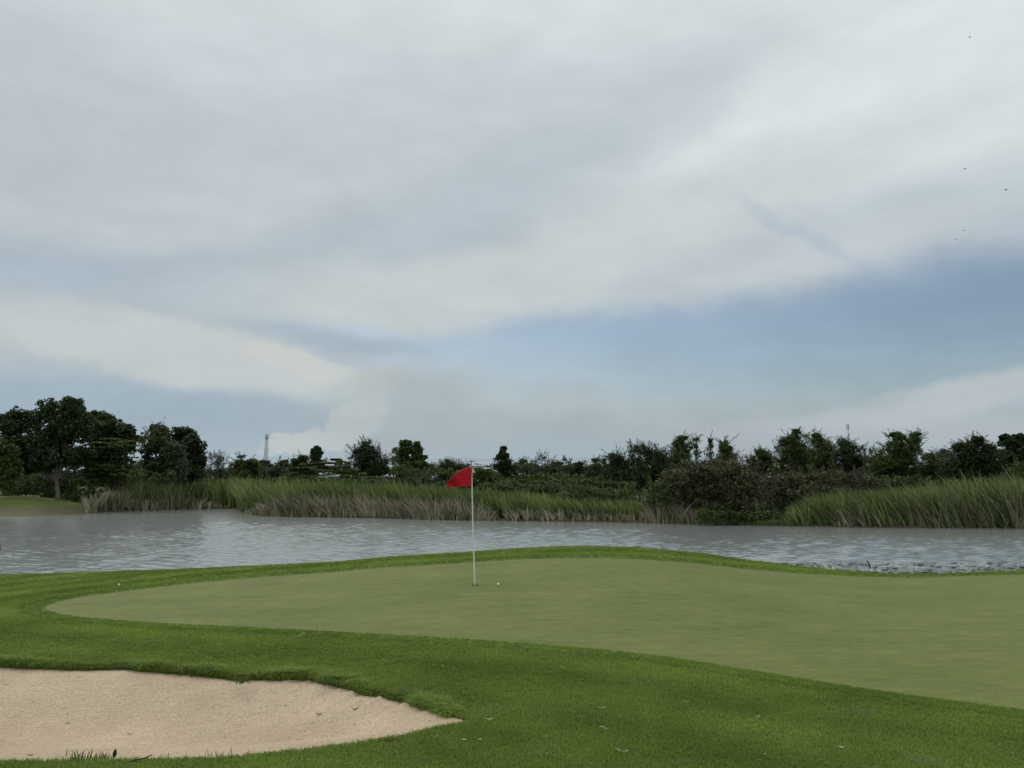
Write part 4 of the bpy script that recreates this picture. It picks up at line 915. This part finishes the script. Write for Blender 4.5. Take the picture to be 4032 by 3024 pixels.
mb = MB(); mb.tube([top-[0, 0, .36], top+[0, 0, .004]], .0125, 10); mb.build('sleeve', FLAG, fs, loc=(base[0], base[1], gz), smooth=True)
# the cup
cup = empty('golf_hole', (cup_c[0], cup_c[1], gz), 'cup cut into the putting green around the flagstick foot', 'hole')
def cyl_wall(r, z0, z1, n=20):
    a = np.arange(n)*2*math.pi/n; mb = MB(); c = np.column_stack([r*np.cos(a), r*np.sin(a)])
    mb.add(np.vstack([np.column_stack([c, np.full(n, z0)]), np.column_stack([c, np.full(n, z1)])]), [(i, (i+1) % n, n+(i+1) % n, n+i) for i in range(n)]); return mb
cyl_wall(.054, .0, -.035).build('soil_wall', SOIL, cup)
mb = cyl_wall(.053, -.035, -.13); a = np.arange(20)*2*math.pi/20; mb.add(np.vstack([[0, 0, -.13]]+[[.053*math.cos(t), .053*math.sin(t), -.13] for t in a]), None, [(0, 1+i, 1+(i+1) % 20) for i in range(20)]); mb.build('liner', CUPM, cup)

def ball_mesh():
    r = .02135; me = bpy.data.meshes.new('golf_ball'); import bmesh
    bm = bmesh.new(); bmesh.ops.create_icosphere(bm, subdivisions=4, radius=r)
    # dimples: fibonacci points pressed in
    n = 300; k = np.arange(n)+.5; ph = np.arccos(1-2*k/n); th = math.pi*(1+5**.5)*k; D = np.column_stack([np.cos(th)*np.sin(ph), np.sin(th)*np.sin(ph), np.cos(ph)])
    for v in bm.verts:
        d = np.array(v.co)/r; a = float(np.max(D@d)); ang = math.acos(min(1, a)); f = max(0, 1-(ang/.085)**2); v.co = v.co*(1-.018*f)
    bm.to_mesh(me); bm.free(); me.polygons.foreach_set('use_smooth', np.ones(len(me.polygons), bool)); me.materials.append(simple_mat('ball_white', (.85, .85, .83), .3)); return me
bmh = ball_mesh()
for (px, py, lab) in ((1962, 2306, 'white golf ball lying on the green right of the flagstick'), (468, 2308, 'white golf ball lying on the darker fringe grass at the left')):
    h = hit(px, py); o = bpy.data.objects.new('golf_ball', bmh); C.objects.link(o); o.location = (h[0], h[1], h[2]+.0205+(.004 if px < 1000 else -.003)); tag(o, lab, 'golf ball', 'golf balls')

# ------------------------------------------------------------------ fallen leaves, twig and weeds
PALE = simple_mat('dry_leaf', (.50, .40, .30), .8, var=.25, vscale=40); DARKL = simple_mat('dark_leaf', (.030, .030, .015), .6, var=.3, vscale=40)
GREENL = simple_mat('green_leaf', (.16, .22, .06), .6, var=.2, vscale=40); PETAL = simple_mat('pale_petal', (.66, .62, .55), .7, var=.1)
def leaf(px, py, L, W, rz, mat, label, curl=.35, stand=0.0, lift=.012, name='fallen_leaf', zf=None, cat='leaf'):
    h = hit(px, py); x, y = h[0], h[1]; z = h[2] if zf is None else float(zf(np.array([x]), np.array([y]))[0])
    if zf is not None:     # slide along the sight line to the sand below the turf level
        d = ray(px, py)
        for _ in range(12):
            y = (z-EYE)/d[2]*d[1]; x = d[0]/d[1]*y; z = float(zf(np.array([x]), np.array([y]))[0])
    mb = MB(); m = 8; top_, bot = [], []
    for i in range(m+1):
        t = i/m; w = W*math.sin(math.pi*min(1, t*.92+.04))**.8/2; zz = curl*L*(t-.5)**2*2; mid = -.18*W
        for k, yy in enumerate((-w, 0, w)):
            top_.append((L*(t-.5), yy, zz+(mid if k == 1 else abs(yy)*.25)+.0015)); bot.append((L*(t-.5), yy, zz+(mid if k == 1 else abs(yy)*.25)))
    V = np.array(top_+bot); n = len(top_); q = []
    for i in range(m):
        for k in range(2):
            a = i*3+k; q += [(a, a+1, a+4, a+3), (n+a, n+a+3, n+a+4, n+a+1)]
        q += [(i*3, i*3+3, n+i*3+3, n+i*3), (i*3+2, n+i*3+2, n+i*3+5, i*3+5)]
    if stand:
        c_, s_ = math.cos(stand), math.sin(stand); V = V@np.array([[c_, 0, -s_], [0, 1, 0], [s_, 0, c_]]); V = V@np.array([[1, 0, 0], [0, .2, 1], [0, -.98, .2]]) if False else V
    mb.add(V, q)
    st = MB(); p0 = V[1]; st_dir = (V[1]-V[4]); st_dir /= np.linalg.norm(st_dir)
    o = empty(name, (x, y, z+lift), label, cat, None); mb.build('blade', mat, o, smooth=True)
    st.tube([p0, p0+st_dir*L*.25], [.0014, .0008], 5); st.build('stalk', mat, o); o.rotation_euler = (0, 0, rz); return o
leaf(2370, 2797, .070, .022, .15, PALE, 'pale dry leaf lying alone on the grass right of the bunker tip')
leaf(2368, 2872, .032, .016, .5, PETAL, 'small whitish leaf scrap, left one of the close pair', name='leaf_scrap', cat='leaf scrap')
leaf(2386, 2878, .032, .015, -.4, PETAL, 'small whitish leaf scrap, right one of the close pair', name='leaf_scrap', cat='leaf scrap')
leaf(2452, 2970, .085, .026, -.35, PALE, 'largest pale dry leaf near the bottom edge')
leaf(1927, 2840, .065, .018, .1, PALE, 'pale dry leaf nearest to the tip of the bunker')
leaf(2085, 2825, .055, .016, -.1, GREENL, 'yellow green leaf between two pale dry leaves')
leaf(2151, 2909, .024, .018, .2, PETAL, 'white petal sized scrap left of the close pair', name='leaf_scrap', cat='leaf scrap')
leaf(2705, 2772, .026, .018, .3, PETAL, 'white scrap on the grass below the front edge of the green', name='leaf_scrap', cat='leaf scrap')
leaf(2984, 2829, .036, .018, .3, PETAL, 'white scrap on the right part of the lawn', name='leaf_scrap', cat='leaf scrap')
leaf(3315, 2953, .038, .02, -.5, PETAL, 'white scrap on the lawn at lower right', name='leaf_scrap', cat='leaf scrap')
leaf(3012, 2983, .03, .016, .9, PETAL, 'white scrap at the bottom edge right of the largest dry leaf', name='leaf_scrap', cat='leaf scrap')
leaf(1828, 2924, .026, .018, 0, PETAL, 'white scrap below the bunker tip', name='leaf_scrap', cat='leaf scrap')
leaf(1890, 2920, .020, .016, 0, PETAL, 'tiny white scrap right of the one below the bunker tip', name='leaf_scrap', cat='leaf scrap')
leaf(1718, 2908, .028, .016, .7, PETAL, 'white scrap beside the weed tuft under the bunker edge', name='leaf_scrap', cat='leaf scrap')
leaf(2115, 2988, .040, .022, -.8, DARKL, 'small dark leaf near the bottom edge')
leaf(1093, 2463, .034, .02, 0, PETAL, 'pale leaf scrap on the front edge of the green at left', name='leaf_scrap', cat='leaf scrap')
leaf(2388, 2313, .030, .02, 0, PETAL, 'tiny pale leaf scrap on the far part of the green', name='leaf_scrap', cat='leaf scrap')
leaf(1402, 2790, .060, .018, .85, DARKL, 'dark leaf in the sand near the right end of the bunker', zf=sand_z, lift=.006)
leaf(1258, 2813, .045, .014, .25, DARKL, 'dark narrow leaf in the middle of the bunker sand', zf=sand_z, lift=.006)
leaf(512, 2893, .040, .012, .1, GREENL, 'green leaf lying in the left part of the bunker sand', zf=sand_z, lift=.005)
leaf(272, 2770, .030, .012, .5, DARKL, 'dark curled leaf in the upper left bunker sand', zf=sand_z, lift=.005)
leaf(120, 2977, .035, .012, .1, DARKL, 'dark leaf in the sand at the lower left corner', zf=sand_z, lift=.005)
o = leaf(452, 2990, .060, .030, 0, DARKL, 'dark pointed leaf standing upright on the near bunker edge', curl=.1, lift=.03)
o.rotation_euler = (math.radians(80), math.radians(-80), 0)
h = hit(548, 3008); tw = empty('fallen_twig', (h[0], h[1], h[2]+.02), 'thin dark twig on the grass in front of the bunker', 'twig'); mb = MB()
mb.tube([(-.07, -.01, -.008), (-.02, 0, .006), (.03, .008, .012), (.075, .02, .03)], [.004, .005, .004, .002], 6); mb.build('stem', DARKL, tw)
mb = MB(); mb.tube([(.02, .006, .010), (.05, .05, .02)], [.0025, .001], 5); mb.build('side_shoot', DARKL, tw)
# small weeds on the bunker rim
def weed(px, py, n, hgt, spread, seed, label, lean=0):
    rng = np.random.default_rng(seed); h = hit(px, py); o = empty('grass_tuft', (h[0], h[1], h[2]), label, 'grass tuft'); mb = MB()
    for i in range(n):
        x0, y0 = rng.normal(0, spread, 2)*[1, .3]; a = rng.uniform(0, 6.28); L = hgt*rng.uniform(.4, 1.1); dx, dy = math.cos(a)*L*.5+lean*L, math.sin(a)*L*.3
        w = .0022; v = [(x0-w, y0, -.01), (x0+w, y0, -.01), (x0+dx*.4+w*.8, y0+dy*.4, L*.6), (x0+dx*.4-w*.8, y0+dy*.4, L*.6), (x0+dx, y0+dy, L)]
        mb.add(v, [(0, 1, 2, 3)], [(3, 2, 4)], (rng.uniform(.2, .9),)*3)
    tag(mb.build('blades', LM['herb'], o), kind='stuff'); return o
weed(300, 2998, 60, .07, .07, 1, 'loose grass tuft on the near bunker edge left of the upright leaf')
weed(380, 2992, 45, .06, .06, 2, 'second grass tuft on the near bunker edge closest to the upright leaf')
weed(1545, 2928, 70, .035, .05, 3, 'flat dark weed tuft in the lawn below the right part of the bunker')
weed(880, 2985, 40, .045, .14, 4, 'sparse grass stems on the near bunker edge below the middle of the sand')
weed(1290, 2690, 60, .06, .05, 5, 'shaggy tuft hanging over the far bunker lip at the notch', -.3)
weed(950, 2688, 50, .05, .05, 6, 'creeping runner tuft on the sand under the far lip')

# ------------------------------------------------------------------ things in the pond
WOOD = simple_mat('wet_wood', (.035, .032, .022), .7, bump=.01, var=.3)
p = on_z(3424, 2238, WATER_Z); sg = empty('curved_stick', tuple(p), 'dark curved stick poking out of the water beside the lily pads', 'stick'); mb = MB()
k_ = p[1]/F_PX; mb.tube(np.array([(2, 0, -12), (1, 0, 4), (0, 0, 14), (-3, 0, 22), (-9, 0, 28), (-13, 0, 29)])*k_, np.array([3.2, 3, 2.8, 2.6, 2.0, 1.0])*k_, 8); mb.build('stem', WOOD, sg, smooth=True)
p = on_z(-3, 2168, WATER_Z); sg = empty('reed_stem', tuple(p), 'dark reed stem in the water cut off by the left edge', 'reed stem'); mb = MB()  # a reed stem poking out of the water, built as a thick tube
mb.tube([(-.12, 0, -.4), (-.02, 0, .0), (-.015, 0, .2), (-.06, 0, .42)], [.06, .06, .045, .02], 8); mb.build('reed_stalk', WOOD, sg, smooth=True)
PAD = leaf_mat('lily_pad', (.075, .085, .035), (.20, .20, .11), .1, .35, patch=1.2, spec=.5)
rng = np.random.default_rng(77); mb = MB(); stems = MB()
for i in range(620):
    px = rng.uniform(3080, 4250); t = rng.uniform()**1.6; edge = np.interp(px, [3080, 3200, 3400, 3600, 3800, 4032, 4250], [2222, 2236, 2252, 2260, 2254, 2246, 2240])
    py = edge - t*np.interp(px, [3080, 3300, 3600, 4250], [5, 34, 40, 34])
    if rng.uniform() > .35+.65*float(np.clip(vnoise(np.array([px]), np.array([py*4]), 1/60., 8)[0]*1.6+.6, 0, 1)): continue
    p = on_z(px, py, WATER_Z+.008); r = rng.uniform(.045, .12); a0 = rng.uniform(0, 6.28); m = 9
    a = a0+np.linspace(.25, 6.03, m); tilt = rng.normal(0, .05, 2); lift = abs(rng.normal(0, .012)); V = [(0, 0, 0)]+[(r*math.cos(b), r*math.sin(b), r*(tilt[0]*math.cos(b)+tilt[1]*math.sin(b))+.004*math.sin(3*b)+.01) for b in a]
    mb.add(np.array(V)+p+[0, 0, lift+rng.uniform(0, .004)], None, [(0, 1+j, 2+j) for j in range(m-1)], (float(np.clip(rng.normal(.45, .3), 0, 1)),)*3)
tag(mb.build('lily_pads', PAD), 'scattered lily pads floating along the right shore', None, None, 'stuff')
for i in range(46):
    px = rng.uniform(3000, 4200); py = rng.uniform(2226, 2250); p = on_z(px, py, WATER_Z); L = rng.uniform(.04, .14); bx = rng.normal(0, .04)
    stems.tube([p-[0, 0, .05], p+[bx*.3, 0, L*.6], p+[bx, 0, L]], [.008, .008, .012], 4)
tag(stems.build('water_plants', WOOD), 'short dark stems and buds sticking up between the lily pads', None, None, 'stuff')
# rough grass and stems at the crest of the bank, right side
tips = []
for i in range(900):
    px = rng.uniform(2500, 3500); u = (px-2016)/F_PX/1.02; y = YC+rng.uniform(.2, 1.0); x = u*y; tips.append((x, y, tz(x, y)))
scatter('bank_grass', np.array(tips), rng.uniform(.5, 1.0, len(tips)), np.full(len(tips), .35), ltufts[:3] if False else [tuft('bank_tuft', 8, .06, .005, .03, .6, 90+k, M_BLADE) for k in range(3)], M_BLADE, 'rough grass along the crest of the pond bank')

# ------------------------------------------------------------------ towers, power line, buildings, birds
STEEL = simple_mat('galvanised_steel_hazed', (.52, .54, .55), .6, 0); CONC = simple_mat('weathered_concrete', (.30, .29, .27), .9, var=.1, vscale=1.0)  # steel grey paled to stand in for distance haze on the towers
CABLE = simple_mat('cable', (.06, .06, .06), .7); WALL = simple_mat('pale_wall', (.62, .63, .61), .8, var=.06, vscale=.4); ROOF = simple_mat('metal_roof', (.50, .52, .53), .5, var=.08, vscale=.5)
YT = 560.0; kT = YT/F_PX
c0 = at(1043, 1895, YT); gz0 = tz(c0[0], YT); tw = empty('telecom_tower', (c0[0], YT, gz0), 'grey lattice telecom tower rising behind the left tree group', 'tower')
ztop = at(1043, 1712, YT)[2]-gz0; wb, wt = 12*kT, 3.2*kT
def corner(z, i): w = wb+(wt-wb)*min(1, z/ztop); a = math.radians(20+90*i); return np.array([w*math.cos(a), w*math.sin(a), z])
for i in range(4):
    mb = MB(); mb.tube([corner(0, i), corner(ztop, i)], [.30, .22], 5); mb.build('leg', STEEL, tw)
mb = MB(); zz = list(np.linspace(0, ztop, 17))
for a_, b_ in zip(zz[:-1], zz[1:]):
    for i in range(4):
        mb.tube([corner(a_, i), corner(b_, (i+1) % 4)], .10, 3, caps=False); mb.tube([corner(a_, (i+1) % 4), corner(b_, i)], .10, 3, caps=False); mb.tube([corner(b_, i), corner(b_, (i+1) % 4)], .10, 3, caps=False)
mb.build('bracing', STEEL, tw)
mb = MB(); zp = ztop*.92; n = 10
a = np.arange(n)*2*math.pi/n; ring = np.column_stack([1.5*np.cos(a), 1.5*np.sin(a), np.full(n, zp)])
for j in range(n): mb.tube([ring[j], ring[(j+1) % n]], .12, 4); mb.tube([ring[j]+[0, 0, 1.1], ring[(j+1) % n]+[0, 0, 1.1]], .07, 4); mb.tube([ring[j], ring[j]+[0, 0, 1.1]], .06, 4); mb.tube([ring[j], [0, 0, zp]], .1, 4)
mb.build('platform', STEEL, tw)
for j in range(9):
    mb = MB(); an = j*2.1; rr_ = 1.15; mb.box((rr_*math.cos(an), rr_*math.sin(an), zp+1.3+.75*(j//3)*1.1), (.45, .3, 1.9), an); mb.build('antenna', WALL, tw)
mb = MB(); mb.tube([(0, 0, ztop), (0, 0, ztop+2.2)], .1, 5); mb.build('lightning_rod', STEEL, tw)
c0 = at(3351, 1895, YT); gz0 = tz(c0[0], YT); tw = empty('telecom_mast', (c0[0], YT, gz0), 'slender antenna mast rising above the trees of the right bank', 'mast')
zt = at(3351, 1668, YT)[2]-gz0
mb = MB(); mb.tube([(0, 0, 0), (0, 0, zt*.75), (0, 0, zt)], [.75, .42, .28], 8); mb.build('mast_pole', STEEL, tw, smooth=True)
for base_row, cnt in ((1690, 9), (1732, 6)):
    zb = at(3351, base_row, YT)[2]-gz0
    mb = MB(); a = np.arange(8)*2*math.pi/8
    for j in range(8): mb.tube([(.9*math.cos(a[j]), .9*math.sin(a[j]), zb), (.9*math.cos(a[(j+1) % 8]), .9*math.sin(a[(j+1) % 8]), zb)], .1, 4); mb.tube([(.9*math.cos(a[j]), .9*math.sin(a[j]), zb), (0, 0, zb)], .08, 4)
    mb.build('platform', STEEL, tw)
    for j in range(cnt):
        mb = MB(); an = j*2.1+.3; mb.box((.8*math.cos(an), .8*math.sin(an), zb+1.0+1.25*(j//3)), (.42, .3, 1.9 if cnt > 6 else 1.3), an); mb.build('antenna', WALL, tw)
YP = 205.0
poles = [(1712, 1822, 0, 'power pole left of the flag on the skyline'), (1806, 1806, 0, 'tall thin power pole above the dark flat crowned tree'), (1855, 1812, 1, 'power pole with wide crossarm just above the flag'),
         (1938, 1822, 0, 'short power pole between the white building and the vine wrapped tree'), (2184, 1808, 1, 'power pole right of the spindly tree'), (2303, 1810, 0, 'power pole beside the dark rounded tree'), (2922, 1794, 1, 'power pole in the gap right of the cone shaped tree')]
for px, py, arm, lab in poles:
    Yp = YP-60 if px > 2800 else YP
    t_ = at(px, py, Yp); g0 = tz(t_[0], Yp); H = t_[2]-g0; o = empty('power_pole', (t_[0], Yp, g0), lab, 'power pole', 'power poles along the horizon')
    mb = MB(); mb.tube([(0.02*H*(1 if px == 1855 else .2), 0, 0), (0, 0, H)], [.24, .17], 8); mb.build('shaft', CONC, o, smooth=True)
    w = 1.1 if arm else .7
    mb = MB(); mb.box((0, 0, H-.35), (2*w, .16, .18)); mb.build('crossarm', CONC, o)
    for sgn in (-1, 0, 1):
        mb = MB(); mb.tube([(sgn*w*.9, 0, H-.26), (sgn*w*.9, 0, H-.05)], [.07, .05], 6); mb.build('insulator', WALL, o)
def cable(label, pts, sag):
    mb = MB()
    for (a, b) in zip(pts[:-1], pts[1:]):
        A_, B_ = at(*a), at(*b); tt = np.linspace(0, 1, 14)[:, None]; P_ = A_*(1-tt)+B_*tt; P_[:, 2] -= sag*4*(tt*(1-tt))[:, 0]; mb.tube(P_, .028, 4, caps=False)
    tag(mb.build('power_cable', CABLE), label, 'cable', 'overhead cables along the horizon')
cable('topmost overhead cable on the skyline behind the flag', [(1300, 1815, YP), (1806, 1806, YP-.3), (2184, 1806, YP-.3), (2303, 1804, YP-.3), (2922, 1795, 145), (3250, 1786, 145), (4300, 1770, 145)], .25)
cable('middle overhead cable sagging behind the crossarm pole', [(1300, 1822, YP), (1712, 1820, YP-.3), (1855, 1814, YP-.3), (2184, 1811, YP-.3), (2303, 1811, YP-.3), (2922, 1800, 145), (3250, 1792, 145), (4300, 1776, 145)], .3)
cable('lowest overhead cable between the short poles', [(1712, 1830, YP-.3), (1938, 1826, YP-.3), (2184, 1820, YP-.3), (2303, 1820, YP-.3), (2922, 1808, 145)], .35)

def shed(name, label, px0, px1, row_top, Y, depth, rise):
    a, b = at(px0, row_top, Y), at(px1, row_top, Y); w = b[0]-a[0]; cx = (a[0]+b[0])/2; g0 = tz(cx, Y); H = a[2]-g0-rise; o = empty(name, (cx, Y+depth/2, g0), label, 'building')
    mb = MB(); mb.box((0, 0, H/2), (w, depth, H)); mb.build('wall', WALL, o)
    mb = MB(); y0, y1 = -depth/2-.3, depth/2+.3; x0, x1 = -w/2-.2, w/2+.2
    V = [(x0, y0, H+.02), (x1, y0, H+.02), (x1, 0, H+rise), (x0, 0, H+rise), (x0, y1, H+.02), (x1, y1, H+.02)]; V += [(p_[0], p_[1], p_[2]+.12) for p_ in V]
    mb.add(V, [(0, 3, 2, 1), (3, 4, 5, 2), (6, 7, 8, 9), (9, 8, 11, 10), (0, 1, 7, 6), (4, 10, 11, 5), (0, 6, 9, 3), (3, 9, 10, 4), (1, 2, 8, 7), (2, 5, 11, 8)]); rf = mb.build('roof', ROOF, o)
    for i in range(3): mb = MB(); mb.box((-w/2+w*(i+.5)/3, -depth/2-.03, H*.62), (w*.12, .06, H*.18)); mb.build('window', CABLE, o)
    mb = MB(); mb.box((w*.2, -depth/2-.04, 1.1), (1.1, .07, 2.2)); mb.build('door', STEEL, o)
    return o
shed('white_warehouse', 'white flat roofed building on the horizon right of the flag', 1858, 1908, 1830, 250, 9, .5)
shed('low_shed', 'lower pale shed right of the white building on the horizon', 1911, 1932, 1842, 240, 7, .4)
shed('pale_hut', 'pale roofed hut glimpsed through the wide layered tree', 1291, 1328, 1872, 74.6, 1.2, .2)
mass('tall_grass', 'tall grass and weeds under the wide layered tree', 71, [(1130, 1884), (1250, 1882), (1340, 1884), (1520, 1892)], 'herb', 'scrub', 10, 15, 22, 30)

# birds far off in the sky
BIRD = simple_mat('bird_dark', (.03, .03, .03), .7)
for i, (px, py, sz, lab) in enumerate([(3818, 147, .8, 'tiny bird high in the top right corner of the sky'), (3800, 665, .9, 'upper left bird of the right hand flock'),
        (3961, 748, 1.0, 'bird closest to the right edge of the sky'), (3795, 908, .7, 'bird third from the top in the right sky'), (3763, 942, .6, 'lowest bird in the right sky')]):
    Yb = 46.0; c = at(px, py, Yb); o = empty('bird', tuple(c), lab, 'bird', 'birds in the sky'); o.rotation_euler = (0, 0, i*1.1+.4); o.scale = (sz, sz, sz)
    mb = MB(); x_ = np.array([-.10, -.07, -.03, .02, .06, .085, .11]); r_ = np.array([.004, .012, .022, .024, .016, .014, .003]); mb.tube(np.column_stack([x_, x_*0, x_*0]), r_, 8); mb.build('body', BIRD, o, smooth=True)
    for sgn in (-1, 1):
        mb = MB(); P_ = [(.035, sgn*.01, .005), (-.03, sgn*.01, .005), (.03, sgn*.07, .045), (-.03, sgn*.07, .04), (-.02, sgn*.15, .03)]; V = P_+[(p_[0], p_[1], p_[2]-.005) for p_ in P_]
        mb.add(V, [(0, 1, 3, 2), (5, 7, 8, 6), (0, 5, 6, 1), (0, 2, 7, 5), (1, 6, 8, 3)], [(2, 3, 4), (7, 9, 8), (2, 4, 7), (4, 9, 7), (3, 8, 4), (8, 9, 4)]); mb.build('wing', BIRD, o)
    mb = MB(); mb.add([(-.09, -.006, 0), (-.09, .006, 0), (-.15, .022, .003), (-.15, -.022, .003), (-.09, -.006, -.004), (-.09, .006, -.004), (-.15, .022, -.001), (-.15, -.022, -.001)], [(0, 1, 2, 3), (4, 7, 6, 5), (0, 3, 7, 4), (1, 5, 6, 2), (2, 6, 7, 3)]); mb.build('tail', BIRD, o)
print('done', time.time()-T0)
